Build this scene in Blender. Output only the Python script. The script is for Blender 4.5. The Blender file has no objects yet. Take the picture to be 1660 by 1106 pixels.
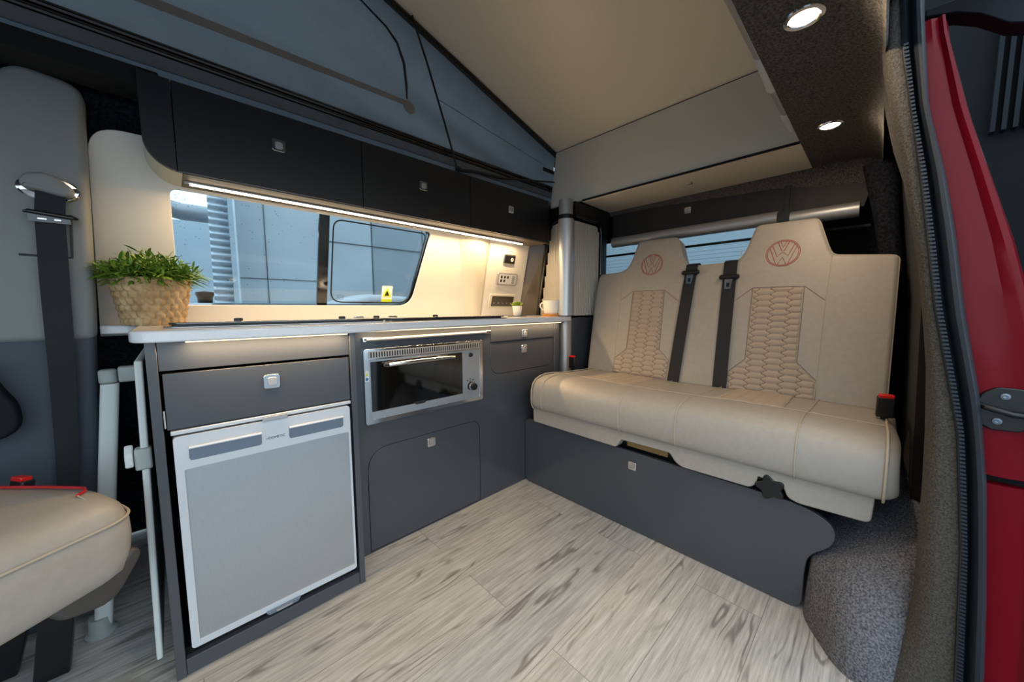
import bpy, bmesh, math, random
from math import sin, cos, pi, radians
from mathutils import Vector, Matrix, noise
random.seed(7)
V = Vector
SC = bpy.context.scene
COL = SC.collection

# ------------------------------------------------------------ camera, world, exposure
yw, pt, rl = radians(46.055), radians(5.1975), radians(-.252)
Fv = V((cos(yw)*cos(pt), sin(yw)*cos(pt), -sin(pt)))
R0 = V((sin(yw), -cos(yw), 0)); U0 = R0.cross(Fv)
Rv = R0*cos(rl)+U0*sin(rl); Uv = -R0*sin(rl)+U0*cos(rl)
cam_d = bpy.data.cameras.new('camera'); cam = bpy.data.objects.new('camera', cam_d); COL.objects.link(cam)
cam_d.sensor_width = 36; cam_d.lens = 572.5/1660*36; cam_d.clip_start = .01
cam.matrix_world = Matrix(((Rv.x, Uv.x, -Fv.x, 0), (Rv.y, Uv.y, -Fv.y, 0), (Rv.z, Uv.z, -Fv.z, .878), (0, 0, 0, 1)))
SC.camera = cam
vs = SC.view_settings
vs.view_transform = 'Standard'; vs.look = 'None'; vs.gamma = 1; vs.exposure = 0.0; vs.use_curve_mapping = False
W = bpy.data.worlds.new('overcast_sky'); SC.world = W; W.use_nodes = True
nt = W.node_tree; nt.nodes.clear()
wo = nt.nodes.new('ShaderNodeOutputWorld'); wb = nt.nodes.new('ShaderNodeBackground')
tc = nt.nodes.new('ShaderNodeTexCoord'); sx = nt.nodes.new('ShaderNodeSeparateXYZ'); cr = nt.nodes.new('ShaderNodeValToRGB')
nt.links.new(tc.outputs['Generated'], sx.inputs[0]); nt.links.new(sx.outputs['Z'], cr.inputs[0])
cr.color_ramp.elements[0].position = 0; cr.color_ramp.elements[0].color = (.55, .70, .80, 1)
cr.color_ramp.elements[1].position = 1; cr.color_ramp.elements[1].color = (.67, .83, .95, 1)
nt.links.new(cr.outputs[0], wb.inputs[0]); wb.inputs[1].default_value = 2.8
nt.links.new(wb.outputs[0], wo.inputs[0])
SC.cycles.max_bounces = 8; SC.cycles.diffuse_bounces = 4; SC.cycles.transparent_max_bounces = 12
SC.cycles.caustics_reflective = False; SC.cycles.caustics_refractive = False
SC.cycles.sample_clamp_indirect = 4

WARM = (1, .69, .36)
def area_light(name, loc, size, sizey, power, color=WARM, rot=(0, 0, 0), shape='RECTANGLE', parent=None):
    l = bpy.data.lights.new(name, 'AREA'); l.shape = shape; l.size = size; l.size_y = sizey; l.energy = power; l.color = color
    o = bpy.data.objects.new(name, l); COL.objects.link(o)
    if parent: o.parent = parent; o.matrix_parent_inverse = Matrix.Translation(-V(parent.location))
    o.location = loc; o.rotation_euler = rot
    return o

# ------------------------------------------------------------ materials
def lin(c):
    return tuple((x/12.92 if x <= .04045 else ((x+.055)/1.055)**2.4) for x in [k/255 for k in c])+(1,)
def mat(name, rgb, rough=.5, metal=0, bump=0, bscale=200, vary=0, vscale=30, coat=0, stretch=None, spec=.5, rgb2=None, sheen=0):
    m = bpy.data.materials.new(name); m.use_nodes = True; n = m.node_tree; b = n.nodes['Principled BSDF']
    c = lin(rgb); b.inputs['Base Color'].default_value = c; b.inputs['Roughness'].default_value = rough
    b.inputs['Metallic'].default_value = metal; b.inputs['Coat Weight'].default_value = coat; b.inputs['Coat Roughness'].default_value = .06
    b.inputs['Specular IOR Level'].default_value = spec; b.inputs['Sheen Weight'].default_value = sheen
    t = n.nodes.new('ShaderNodeTexCoord'); src = t.outputs['Object']
    if stretch:
        mp = n.nodes.new('ShaderNodeMapping'); mp.inputs['Scale'].default_value = stretch
        n.links.new(src, mp.inputs[0]); src = mp.outputs[0]
    if vary or rgb2:
        ns = n.nodes.new('ShaderNodeTexNoise'); ns.inputs['Scale'].default_value = vscale; ns.inputs['Detail'].default_value = 5
        n.links.new(src, ns.inputs['Vector'])
        r = n.nodes.new('ShaderNodeValToRGB'); r.color_ramp.elements[0].position = .35; r.color_ramp.elements[1].position = .65
        d = lin(rgb2) if rgb2 else tuple(x*(1+vary) for x in c[:3])+(1,)
        a = c if rgb2 else tuple(x*(1-vary) for x in c[:3])+(1,)
        r.color_ramp.elements[0].color = a; r.color_ramp.elements[1].color = d
        n.links.new(ns.outputs['Fac'], r.inputs[0]); n.links.new(r.outputs[0], b.inputs['Base Color'])
    if bump:
        nb = n.nodes.new('ShaderNodeTexNoise'); nb.inputs['Scale'].default_value = bscale; nb.inputs['Detail'].default_value = 3
        n.links.new(src, nb.inputs['Vector'])
        bp = n.nodes.new('ShaderNodeBump'); bp.inputs['Strength'].default_value = bump; bp.inputs['Distance'].default_value = .002
        n.links.new(nb.outputs['Fac'], bp.inputs['Height']); n.links.new(bp.outputs[0], b.inputs['Normal'])
    return m
def emis(name, rgb, s):
    m = bpy.data.materials.new(name); m.use_nodes = True; n = m.node_tree; n.nodes.clear()
    e = n.nodes.new('ShaderNodeEmission'); o = n.nodes.new('ShaderNodeOutputMaterial')
    e.inputs[0].default_value = rgb+(1,); e.inputs[1].default_value = s; n.links.new(e.outputs[0], o.inputs[0]); return m
def glassm(name, tint, refl=.06):
    m = bpy.data.materials.new(name); m.use_nodes = True; n = m.node_tree; n.nodes.clear()
    o = n.nodes.new('ShaderNodeOutputMaterial'); t = n.nodes.new('ShaderNodeBsdfTransparent'); g = n.nodes.new('ShaderNodeBsdfGlossy')
    f = n.nodes.new('ShaderNodeFresnel'); f.inputs[0].default_value = 1.45; mx = n.nodes.new('ShaderNodeMixShader')
    t.inputs[0].default_value = tint+(1,); g.inputs['Roughness'].default_value = .03
    n.links.new(f.outputs[0], mx.inputs[0]); n.links.new(t.outputs[0], mx.inputs[1]); n.links.new(g.outputs[0], mx.inputs[2])
    n.links.new(mx.outputs[0], o.inputs[0]); return m
def canvas_mat():
    m = mat('grey_blue_canvas', (112, 118, 124), .9, bump=.35, bscale=14, vary=.12, vscale=9)
    n = m.node_tree; b = n.nodes['Principled BSDF']; o = n.nodes['Material Output']
    t = n.nodes.new('ShaderNodeBsdfTranslucent'); t.inputs[0].default_value = lin((150, 160, 168)); mx = n.nodes.new('ShaderNodeMixShader')
    mx.inputs[0].default_value = .2; n.links.new(b.outputs[0], mx.inputs[1]); n.links.new(t.outputs[0], mx.inputs[2]); n.links.new(mx.outputs[0], o.inputs[0])
    return m
def carpet_mat(name, c1, c2, scale=170):
    m = mat(name, c1, .95, bump=.9, bscale=260, rgb2=c2, vscale=scale, spec=.1)
    return m
def floor_mat():
    m = bpy.data.materials.new('grey_oak_planks'); m.use_nodes = True; n = m.node_tree; b = n.nodes['Principled BSDF']; L = n.links.new
    tc = n.nodes.new('ShaderNodeTexCoord')
    br = n.nodes.new('ShaderNodeTexBrick'); br.inputs['Scale'].default_value = 1; br.inputs['Brick Width'].default_value = 1.15; br.inputs['Row Height'].default_value = .178
    br.inputs['Mortar Size'].default_value = .0008; br.inputs['Mortar Smooth'].default_value = .2; br.inputs['Color1'].default_value = (0, 0, 0, 1); br.inputs['Color2'].default_value = (1, 1, 1, 1)
    br.inputs['Mortar'].default_value = (.5, .5, .5, 1); br.offset = .43
    L(tc.outputs['Object'], br.inputs['Vector'])
    # each plank shifts the grain pattern
    sc = n.nodes.new('ShaderNodeVectorMath'); sc.operation = 'SCALE'; sc.inputs['Scale'].default_value = 7.3; L(br.outputs['Color'], sc.inputs[0])
    ad = n.nodes.new('ShaderNodeVectorMath'); ad.operation = 'ADD'; L(tc.outputs['Object'], ad.inputs[0]); L(sc.outputs[0], ad.inputs[1])
    mp = n.nodes.new('ShaderNodeMapping'); mp.inputs['Scale'].default_value = (.75, 5.5, 1); L(ad.outputs[0], mp.inputs[0])
    dn = n.nodes.new('ShaderNodeTexNoise'); dn.inputs['Scale'].default_value = 1.5; dn.inputs['Detail'].default_value = 3; L(mp.outputs[0], dn.inputs['Vector'])
    # contour rings of a stretched noise = cathedral grain
    mul = n.nodes.new('ShaderNodeMath'); mul.operation = 'MULTIPLY'; mul.inputs[1].default_value = 75; L(dn.outputs['Fac'], mul.inputs[0])
    sn = n.nodes.new('ShaderNodeMath'); sn.operation = 'SINE'; L(mul.outputs[0], sn.inputs[0])
    r1 = n.nodes.new('ShaderNodeValToRGB'); r1.color_ramp.elements[0].position = .0; r1.color_ramp.elements[0].color = (.0, .0, .0, 1); r1.color_ramp.elements[1].position = .22; r1.color_ramp.elements[1].color = (1, 1, 1, 1)
    mr = n.nodes.new('ShaderNodeMapRange'); mr.inputs['From Min'].default_value = -1; L(sn.outputs[0], mr.inputs['Value']); L(mr.outputs[0], r1.inputs[0])
    mp2 = n.nodes.new('ShaderNodeMapping'); mp2.inputs['Scale'].default_value = (4, 70, 1); L(ad.outputs[0], mp2.inputs[0])
    fn = n.nodes.new('ShaderNodeTexNoise'); fn.inputs['Scale'].default_value = 1.6; fn.inputs['Detail'].default_value = 8; fn.inputs['Roughness'].default_value = .7; L(mp2.outputs[0], fn.inputs['Vector'])
    mp3 = n.nodes.new('ShaderNodeMapping'); mp3.inputs['Scale'].default_value = (1.2, 4, 1); L(ad.outputs[0], mp3.inputs[0])
    pn = n.nodes.new('ShaderNodeTexNoise'); pn.inputs['Scale'].default_value = 3; pn.inputs['Detail'].default_value = 5; L(mp3.outputs[0], pn.inputs['Vector'])
    cA = n.nodes.new('ShaderNodeValToRGB'); cA.color_ramp.elements[0].position = .3; cA.color_ramp.elements[0].color = lin((154, 150, 145)); cA.color_ramp.elements[1].position = .7; cA.color_ramp.elements[1].color = lin((218, 212, 204))
    L(fn.outputs['Fac'], cA.inputs[0])
    def mixc(mode, fac, a, bb):
        x = n.nodes.new('ShaderNodeMix'); x.data_type = 'RGBA'; x.blend_type = mode
        if isinstance(fac, float): x.inputs[0].default_value = fac
        else: L(fac, x.inputs[0])
        L(a, x.inputs[6])
        if isinstance(bb, tuple): x.inputs[7].default_value = bb
        else: L(bb, x.inputs[7])
        return x.outputs[2]
    # grain rings show only in patches
    pr = n.nodes.new('ShaderNodeValToRGB'); pr.color_ramp.elements[0].position = .47; pr.color_ramp.elements[1].position = .60; L(pn.outputs['Fac'], pr.inputs[0])
    inv = n.nodes.new('ShaderNodeMath'); inv.operation = 'SUBTRACT'; inv.inputs[0].default_value = 1; L(r1.outputs[0], inv.inputs[1])
    gm = n.nodes.new('ShaderNodeMath'); gm.operation = 'MULTIPLY'; L(inv.outputs[0], gm.inputs[0]); L(pr.outputs[0], gm.inputs[1])
    gs = n.nodes.new('ShaderNodeMath'); gs.operation = 'MULTIPLY'; gs.inputs[1].default_value = .64; L(gm.outputs[0], gs.inputs[0])
    c1 = mixc('MIX', gs.outputs[0], cA.outputs[0], lin((84, 78, 74)))
    tone = n.nodes.new('ShaderNodeValToRGB'); tone.color_ramp.elements[0].color = (.90, .90, .91, 1); tone.color_ramp.elements[1].color = (1.0, .985, .96, 1); L(br.outputs['Color'], tone.inputs[0])
    c2 = mixc('MULTIPLY', 1.0, c1, tone.outputs[0])
    c3 = mixc('MIX', br.outputs['Fac'], c2, lin((120, 114, 108)))
    L(c3, b.inputs['Base Color']); b.inputs['Roughness'].default_value = .42
    bp = n.nodes.new('ShaderNodeBump'); bp.inputs['Strength'].default_value = .25; bp.inputs['Distance'].default_value = .001; L(fn.outputs['Fac'], bp.inputs['Height']); L(bp.outputs[0], b.inputs['Normal'])
    return m
def ribbed(name, rgb, axis, scale, rough=.4, metal=0, dark=.5, dist=.01):
    m = mat(name, rgb, rough, metal); n = m.node_tree; b = n.nodes['Principled BSDF']; L = n.links.new
    t = n.nodes.new('ShaderNodeTexCoord'); w = n.nodes.new('ShaderNodeTexWave'); w.bands_direction = axis; w.inputs['Scale'].default_value = scale; w.inputs['Distortion'].default_value = 0
    L(t.outputs['Object'], w.inputs['Vector']); bp = n.nodes.new('ShaderNodeBump'); bp.inputs['Distance'].default_value = dist; bp.inputs['Strength'].default_value = 1
    L(w.outputs['Fac'], bp.inputs['Height']); L(bp.outputs[0], b.inputs['Normal'])
    return m

M = dict(
    floor=floor_mat(),
    cab=mat('graphite_gloss_laminate', (66, 69, 76), .3, coat=.35, bump=.05, bscale=900, vary=.06, vscale=500),
    lock=mat('black_gloss_laminate', (21, 23, 28), .42, coat=.12, bump=.04, bscale=900),
    edge=mat('aluminium_edging', (150, 150, 150), .35, .6),
    gap=mat('black_void', (8, 8, 9), .9),
    steel=mat('brushed_steel', (178, 182, 188), .36, .75, bump=.25, bscale=40, stretch=(30, 30, .8), vary=.05, vscale=60),
    silver=mat('silver_plastic', (206, 209, 215), .38, .25),
    silver2=mat('grey_blue_grip', (112, 122, 138), .35, .3),
    chrome=mat('chrome', (225, 225, 228), .12, 1),
    alu=mat('satin_aluminium', (172, 172, 174), .42, .6),
    white=mat('white_gloss_worktop', (226, 226, 230), .22, coat=.4, vary=.02, vscale=300),
    wpanel=mat('white_wall_panel', (216, 211, 203), .3, coat=.3),
    cream=mat('cream_trim', (208, 200, 184), .5, bump=.1, bscale=500),
    leather=mat('cream_leather', (166, 158, 149), .45, bump=.22, bscale=700, vary=.03, vscale=60),
    quilt=mat('quilted_beige_fabric', (172, 156, 140), .6, bump=.4, bscale=1200),
    thread=mat('brown_thread', (120, 92, 82), .7),
    redthread=mat('red_thread', (170, 62, 56), .6),
    redpipe=mat('red_piping', (190, 22, 28), .45),
    seam=mat('pale_piping', (178, 166, 148), .6),
    canvas=canvas_mat(),
    slate=mat('slate_fabric', (104, 108, 114), .8, bump=.2, bscale=60, vary=.1, vscale=20),
    bluetrim=mat('painted_grey_rim', (134, 152, 172), .4),
    black=mat('black_plastic', (16, 17, 19), .4),
    satin=mat('black_gloss_trim', (14, 14, 15), .12, coat=.5),
    web=mat('black_belt_webbing', (15, 19, 27), .55, bump=.4, bscale=20, stretch=(60, 60, 400)),
    roof=mat('beige_roof_board', (230, 222, 206), .38, coat=.25, bump=.05, bscale=600, vary=.02, vscale=300),
    roof2=mat('light_grey_roof_board', (214, 213, 207), .42, bump=.05, bscale=600),
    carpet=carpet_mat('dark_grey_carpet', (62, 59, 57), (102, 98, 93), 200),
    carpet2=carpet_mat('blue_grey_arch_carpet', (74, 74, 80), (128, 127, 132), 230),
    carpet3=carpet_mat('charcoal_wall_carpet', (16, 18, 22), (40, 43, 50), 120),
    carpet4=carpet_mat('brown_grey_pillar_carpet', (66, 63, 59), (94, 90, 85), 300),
    grey=mat('grey_pillar_plastic', (132, 134, 134), .55, bump=.25, bscale=900),
    dgrey=mat('dark_grey_pillar_plastic', (58, 66, 78), .55, bump=.25, bscale=900),
    plwhite=mat('white_plastic', (206, 210, 210), .4),
    plgrey=mat('grey_table_leg', (158, 164, 162), .4),
    red=mat('red_car_paint', (112, 3, 20), .3, coat=.08, spec=.15),
    rubber=mat('blue_black_rubber', (32, 38, 46), .42, bump=.2, bscale=200),
    rubber2=mat('ribbed_rubber', (33, 40, 49), .45),
    redplas=mat('red_plastic', (215, 28, 22), .35),
    seatplas=mat('dark_seat_plastic', (66, 62, 60), .5, bump=.2, bscale=700),
    leaf=mat('green_leaves', (74, 110, 30), .5, rgb2=(128, 160, 52), vscale=25),
    leaf2=mat('pale_green_succulent', (118, 140, 40), .5),
    straw=mat('woven_seagrass', (206, 176, 132), .75, rgb2=(170, 136, 94), vscale=28, bump=.4, bscale=300),
    pot=mat('white_ceramic', (230, 228, 222), .35),
    wood=mat('orange_wood', (190, 128, 58), .5, vary=.12, vscale=40, stretch=(1, 8, 1)),
    led=emis('warm_led', (1, .84, .6), 9), ledlow=emis('warm_led_soft', (1, .8, .5), 2.2), spot=emis('spot_lens', (1, .86, .62), 14),
    glass=glassm('tinted_window_glass', (.84, .91, .95)), clear=glassm('clear_glass', (.9, .92, .93)),
    oveng=mat('black_oven_glass', (10, 10, 11), .05, coat=1),
    hobg=mat('smoked_glass', (70, 66, 62), .08, coat=1),
    screen=mat('dark_display', (52, 46, 38), .15, coat=.5),
    tambour=mat('aluminium_tambour_slats', (190, 184, 174), .35, .1),
    facade=mat('blue_grey_cladding', (206, 212, 214), .6, vary=.06, vscale=2),
    facade2=ribbed('fine_ribbed_cladding', (204, 214, 218), 'Z', 60, .5, 0, dist=.004),
    facade3=mat('light_cladding', (205, 216, 222), .6),
    corr=mat('corrugated_steel', (210, 218, 222), .5, .1),
    asphalt=mat('wet_asphalt', (88, 92, 96), .5, vary=.15, vscale=8),
    carw=mat('white_car_paint', (190, 200, 208), .3, coat=.6),
    yellow=mat('yellow_sticker', (206, 224, 40), .5), sticker=mat('white_sticker', (225, 228, 228), .5), blue=mat('blue_print', (40, 110, 190), .5),
    dark=mat('matt_dark_blue_black', (20, 24, 30), .7, spec=.2),
    ink=mat('black_print', (22, 22, 24), .6), teal=mat('teal_reflection', (96, 130, 132), .6),
)

# ------------------------------------------------------------ mesh helpers
def obj(name, bm, m, parent=None, bevel=0, smooth=False, segs=2, sub=0, solid=0, auto=True):
    bmesh.ops.recalc_face_normals(bm, faces=bm.faces)
    me = bpy.data.meshes.new(name); bm.to_mesh(me); bm.free()
    for x in (m if isinstance(m, (list, tuple)) else [m]): me.materials.append(x)
    o = bpy.data.objects.new(name, me); COL.objects.link(o)
    if smooth or bevel:
        for p in me.polygons: p.use_smooth = True
        if auto: me.set_sharp_from_angle(angle=radians(38))
    if parent:
        o.parent = parent
        if parent.type == 'EMPTY': o.matrix_parent_inverse = Matrix.Translation(-V(parent.location))   # parts are modelled in world coordinates
    if solid:
        s = o.modifiers.new('thickness', 'SOLIDIFY'); s.thickness = solid; s.offset = 0
    if bevel:
        b = o.modifiers.new('bevel', 'BEVEL'); b.width = bevel; b.segments = segs; b.limit_method = 'ANGLE'; b.angle_limit = radians(40); b.harden_normals = False
    if sub:
        s = o.modifiers.new('sub', 'SUBSURF'); s.levels = sub; s.render_levels = sub
    return o
def thing(name, label, cat, loc=(0, 0, 0), group=None):
    o = bpy.data.objects.new(name, None); COL.objects.link(o); o.location = loc; o.empty_display_size = .02
    o['label'] = label; o['category'] = cat
    if group: o['group'] = group
    return o
def tag(o, label, cat, group=None, kind=None):
    o['label'] = label; o['category'] = cat
    if group: o['group'] = group
    if kind: o['kind'] = kind
    return o
def struct(name, bm, m, parent=None, **k):
    o = obj(name, bm, m, parent, **k)
    if parent is None: o['kind'] = 'structure'
    return o
def NB(): return bmesh.new()
def bx(bm, x0, x1, y0, y1, z0, z1, mi=0):
    v = [bm.verts.new((x, y, z)) for x in (x0, x1) for y in (y0, y1) for z in (z0, z1)]
    for f in ((0, 1, 3, 2), (4, 6, 7, 5), (0, 4, 5, 1), (2, 3, 7, 6), (0, 2, 6, 4), (1, 5, 7, 3)):
        bm.faces.new([v[i] for i in f]).material_index = mi
    return bm
def box(*a): return bx(NB(), *a)
def quadprism(bm, pts, vec, mi=0):
    a = [bm.verts.new(p) for p in pts]; b = [bm.verts.new(V(p)+V(vec)) for p in pts]; n = len(a)
    bm.faces.new(a).material_index = mi; bm.faces.new(b[::-1]).material_index = mi
    for i in range(n): bm.faces.new((a[i], b[i], b[(i+1) % n], a[(i+1) % n])).material_index = mi
    return bm
class Fr:
    def __init__(s, O, u, v): s.O = V(O); s.u = V(u).normalized(); s.v = V(v).normalized(); s.n = s.u.cross(s.v)
    def __call__(s, a, b, c=0): return s.O+s.u*a+s.v*b+s.n*c
def plate(bm, fr, poly, d0, d1, mi=0):
    return quadprism(bm, [fr(a, b, d0) for a, b in poly], fr.n*(d1-d0), mi)
def holed(fr, outer, holes, d0, d1):
    bm = NB()
    for lp in [outer]+holes:
        vs_ = [bm.verts.new(fr(a, b, d0)) for a, b in lp]
        for i in range(len(vs_)): bm.edges.new((vs_[i], vs_[(i+1) % len(vs_)]))
    bmesh.ops.triangle_fill(bm, use_beauty=True, use_dissolve=False, edges=bm.edges[:])
    r = bmesh.ops.extrude_face_region(bm, geom=bm.faces[:])
    bmesh.ops.translate(bm, vec=fr.n*(d1-d0), verts=[g for g in r['geom'] if isinstance(g, bmesh.types.BMVert)])
    return bm
def rrect(x0, x1, y0, y1, r, n=6):
    rs = r if isinstance(r, (list, tuple)) else [r]*4   # BL BR TR TL
    out = []
    for (cx, cy, a0, rr) in ((x0, y0, pi, rs[0]), (x1, y0, 1.5*pi, rs[1]), (x1, y1, 0, rs[2]), (x0, y1, .5*pi, rs[3])):
        sxn = 1 if cx == x0 else -1; syn = 1 if cy == y0 else -1
        if rr < 1e-5: out.append((cx, cy)); continue
        for k in range(n+1):
            a = a0+k/n*pi/2; out.append((cx+sxn*rr+rr*cos(a), cy+syn*rr+rr*sin(a)))
    return out
def roundpoly(pts, rad, n=5):
    """round the corners of a polygon, rad = number or list"""
    out = []; N = len(pts)
    for i in range(N):
        r = rad[i] if isinstance(rad, (list, tuple)) else rad
        p = V((*pts[i], 0)); a = V((*pts[i-1], 0)); b = V((*pts[(i+1) % N], 0))
        if r < 1e-5: out.append((p.x, p.y)); continue
        da = (a-p); db = (b-p); la = min(r, da.length*.49); lb = min(r, db.length*.49)
        s = p+da.normalized()*la; e = p+db.normalized()*lb
        for k in range(n+1):
            t = k/n; q = s*(1-t)**2+p*2*t*(1-t)+e*t*t; out.append((q.x, q.y))
    return out
def tube(bm, pts, r, n=10, closed=False, mi=0, flat=None):
    pts = [V(p) for p in pts]; N = len(pts); rings = []; up = None
    for i, p in enumerate(pts):
        a = pts[i-1] if (i or closed) else p; b = pts[(i+1) % N] if (i < N-1 or closed) else p
        t = (b-a).normalized()
        if up is None:
            up = t.orthogonal().normalized()
        up = (up-t*up.dot(t)).normalized(); sd = t.cross(up)
        rr = r[i] if isinstance(r, (list, tuple)) else r
        rings.append([bm.verts.new(p+up*cos(k/n*2*pi)*rr+sd*sin(k/n*2*pi)*rr) for k in range(n)])
    for i in range(N if closed else N-1):
        A, B = rings[i], rings[(i+1) % N]
        for k in range(n): bm.faces.new((A[k], A[(k+1) % n], B[(k+1) % n], B[k])).material_index = mi
    if not closed:
        bm.faces.new(rings[0][::-1]).material_index = mi; bm.faces.new(rings[-1]).material_index = mi
    return bm
def strip(bm, A, B, mi=0, thick=None, nrm=None):
    """surface between two point lists"""
    a = [bm.verts.new(p) for p in A]; b = [bm.verts.new(p) for p in B]
    for i in range(len(a)-1): bm.faces.new((a[i], a[i+1], b[i+1], b[i])).material_index = mi
    return bm
def grid(bm, rows, mi=0, closeu=False):
    G = [[bm.verts.new(p) for p in r] for r in rows]
    for i in range(len(G)-1):
        m_ = len(G[i]); 
        for j in range(m_ if closeu else m_-1):
            bm.faces.new((G[i][j], G[i][(j+1) % m_], G[i+1][(j+1) % m_], G[i+1][j])).material_index = mi
    return G
def lathe(bm, prof, c, n=32, mi=0, axis=None, sxy=(1, 1)):
    """profile of (r, h) about a vertical axis through c (or about axis)"""
    c = V(c); ax = V(axis).normalized() if axis else V((0, 0, 1)); e1 = ax.orthogonal().normalized() if axis else V((1, 0, 0)); e2 = ax.cross(e1)
    rings = []
    for r, h in prof:
        if r < 1e-6: rings.append([bm.verts.new(c+ax*h)])
        else: rings.append([bm.verts.new(c+ax*h+e1*cos(k/n*2*pi)*r*sxy[0]+e2*sin(k/n*2*pi)*r*sxy[1]) for k in range(n)])
    for A, B in zip(rings, rings[1:]):
        for k in range(n):
            q = [A[k % len(A)], A[(k+1) % n % len(A)], B[(k+1) % n % len(B)], B[k % len(B)]]
            q2 = []; [q2.append(x) for x in q if x not in q2]
            if len(q2) > 2: bm.faces.new(q2).material_index = mi
    return bm
def loft(bm, rings, mi=0, cap=True):
    G = grid(bm, rings, mi, closeu=True)
    if cap: bm.faces.new(G[0][::-1]); bm.faces.new(G[-1])
    return bm
def shrink(poly, f, c=None):
    cx = sum(p[0] for p in poly)/len(poly); cy = sum(p[1] for p in poly)/len(poly)
    return cx, cy
def inset(poly, d):
    """move each point of a closed 2D polygon inwards by d"""
    N = len(poly); out = []; A = sum(poly[i][0]*poly[(i+1) % N][1]-poly[(i+1) % N][0]*poly[i][1] for i in range(N)); s = 1 if A > 0 else -1
    for i in range(N):
        a = V(poly[i-1]); p = V(poly[i]); b = V(poly[(i+1) % N])
        e1 = (p-a); e2 = (b-p)
        if e1.length < 1e-7: e1 = e2
        if e2.length < 1e-7: e2 = e1
        n1 = V((-e1.y, e1.x)).normalized()*s; n2 = V((-e2.y, e2.x)).normalized()*s
        m = (n1+n2); m = m.normalized() if m.length > 1e-6 else n1
        k = d/max(.5, m.dot(n1)); q = p+m*k; out.append((q.x, q.y))
    return out
def puffy(bm, P, poly, t, r, mi=0, seg=6, bulge=0):
    """a cushion-like slab: outline poly, thickness t, edges rounded by r; P(a,b,d) gives the point, d from 0 (back) to t (front)"""
    raw = isinstance(poly, tuple)
    def IN(d):
        if not raw: return inset(poly, d)
        p_, rad, n_ = poly
        return roundpoly(inset(p_, d), [max(.002, q-d) for q in (rad if isinstance(rad, (list, tuple)) else [rad]*len(p_))], n_)
    rings = []
    for k in range(seg+1):
        a = k/seg*pi/2; rings.append([P(x, y, r*(1-cos(a))) for x, y in IN(r*(1-sin(a)))])
    for k in range(1, seg+1):
        a = k/seg*pi/2; rings.append([P(x, y, t-r*(1-sin(a))) for x, y in IN(r*(1-cos(a)))])
    G = grid(bm, rings, mi, closeu=True)
    for c, fl in ((G[0], 1), (G[-1], 0)):
        f = bm.faces.new(c[::-1] if fl else c); f.material_index = mi
    return bm
def inpoly(x, y, poly):
    c = False; j = len(poly)-1
    for i in range(len(poly)):
        xi, yi = poly[i]; xj, yj = poly[j]
        if (yi > y) != (yj > y) and x < (xj-xi)*(y-yi)/(yj-yi)+xi: c = not c
        j = i
    return c
def segd(x, y, poly):
    m = 9
    for i in range(len(poly)):
        ax, ay = poly[i-1]; bx_, by = poly[i]; dx, dy = bx_-ax, by-ay; L2 = dx*dx+dy*dy
        t = max(0, min(1, ((x-ax)*dx+(y-ay)*dy)/L2)) if L2 else 0
        m = min(m, math.hypot(x-ax-t*dx, y-ay-t*dy))
    return m
def text_mesh(s, size, fr, m, name, parent, depth=.0006):
    c = bpy.data.curves.new('t', 'FONT'); c.body = s; c.size = size; c.align_x = 'CENTER'; c.align_y = 'CENTER'; c.extrude = depth/2
    o = bpy.data.objects.new('t', c); COL.objects.link(o); dg = bpy.context.evaluated_depsgraph_get()
    me = bpy.data.meshes.new_from_object(o.evaluated_get(dg)); bpy.data.objects.remove(o); bm = NB(); bm.from_mesh(me); bpy.data.meshes.remove(me)
    for v in bm.verts: p = v.co.copy(); v.co = fr(p.x, p.y, p.z)
    return obj(name, bm, m, parent)

# ------------------------------------------------------------ shell
def YW(z): return 1.70-.27*(z-.835)     # inner face of the window wall
struct('floor', box(-2.0, 2.2, -.12, 2.0, -.03, 0), M['floor'])
# outside world: yard, warehouse seen through the side window
tag(obj('ground', box(-14, 14, -10, 12, -.5, -.4), M['asphalt']), 'wet grey yard surface outside the van', 'ground', kind='structure')
WF = Fr((0, 1.70, .835), (1, 0, 0), (0, -.27, 1))     # n points to -Y (cabin)... checked below
if WF.n.y > 0: WF.n = -WF.n
def wv(z): return (z-.835)*math.sqrt(1+.27**2)
win_poly = roundpoly([(.026, wv(.898)), (.89, wv(.898)), (.962, wv(1.262)), (.024, wv(1.262))], [.03, .07, .02, .02], 6)
outer = roundpoly([(-.163, wv(.8)), (1.30, wv(.8)), (1.30, wv(1.42)), (-.132, wv(1.392))], [0, 0, 0, .07], 8)
struct('wall_left', holed(WF, outer, [win_poly], 0, .012), M['wpanel'], bevel=.002)
# body skin behind the panel
bm = NB()
skin = [(-.8, wv(.0)), (2.35, wv(.0)), (2.35, wv(1.55)), (-.8, wv(1.55))]
hole2 = roundpoly([(-.02, wv(.86)), (1.0, wv(.86)), (1.0, wv(1.31)), (-.02, wv(1.31))], .04, 4)
struct('wall_left', holed(WF, skin, [hole2], -.09, -.05), M['carpet3'])
w = struct('window_1', holed(WF, roundpoly([(-.05, wv(.84)), (1.03, wv(.84)), (1.03, wv(1.33)), (-.05, wv(1.33))], .05, 5), [inset(win_poly, -.006)], -.048, -.018), M['satin'])
bm = NB(); plate(bm, WF, roundpoly([(-.03, wv(.85)), (1.01, wv(.85)), (1.01, wv(1.32)), (-.03, wv(1.32))], .04, 4), -.036, -.032)
struct('pane', bm, M['glass'], w)
bm = NB(); plate(bm, WF, rrect(.462, .502, wv(.86), wv(1.31), .002), -.031, -.019)
struct('divider', bm, M['satin'], w)
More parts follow.
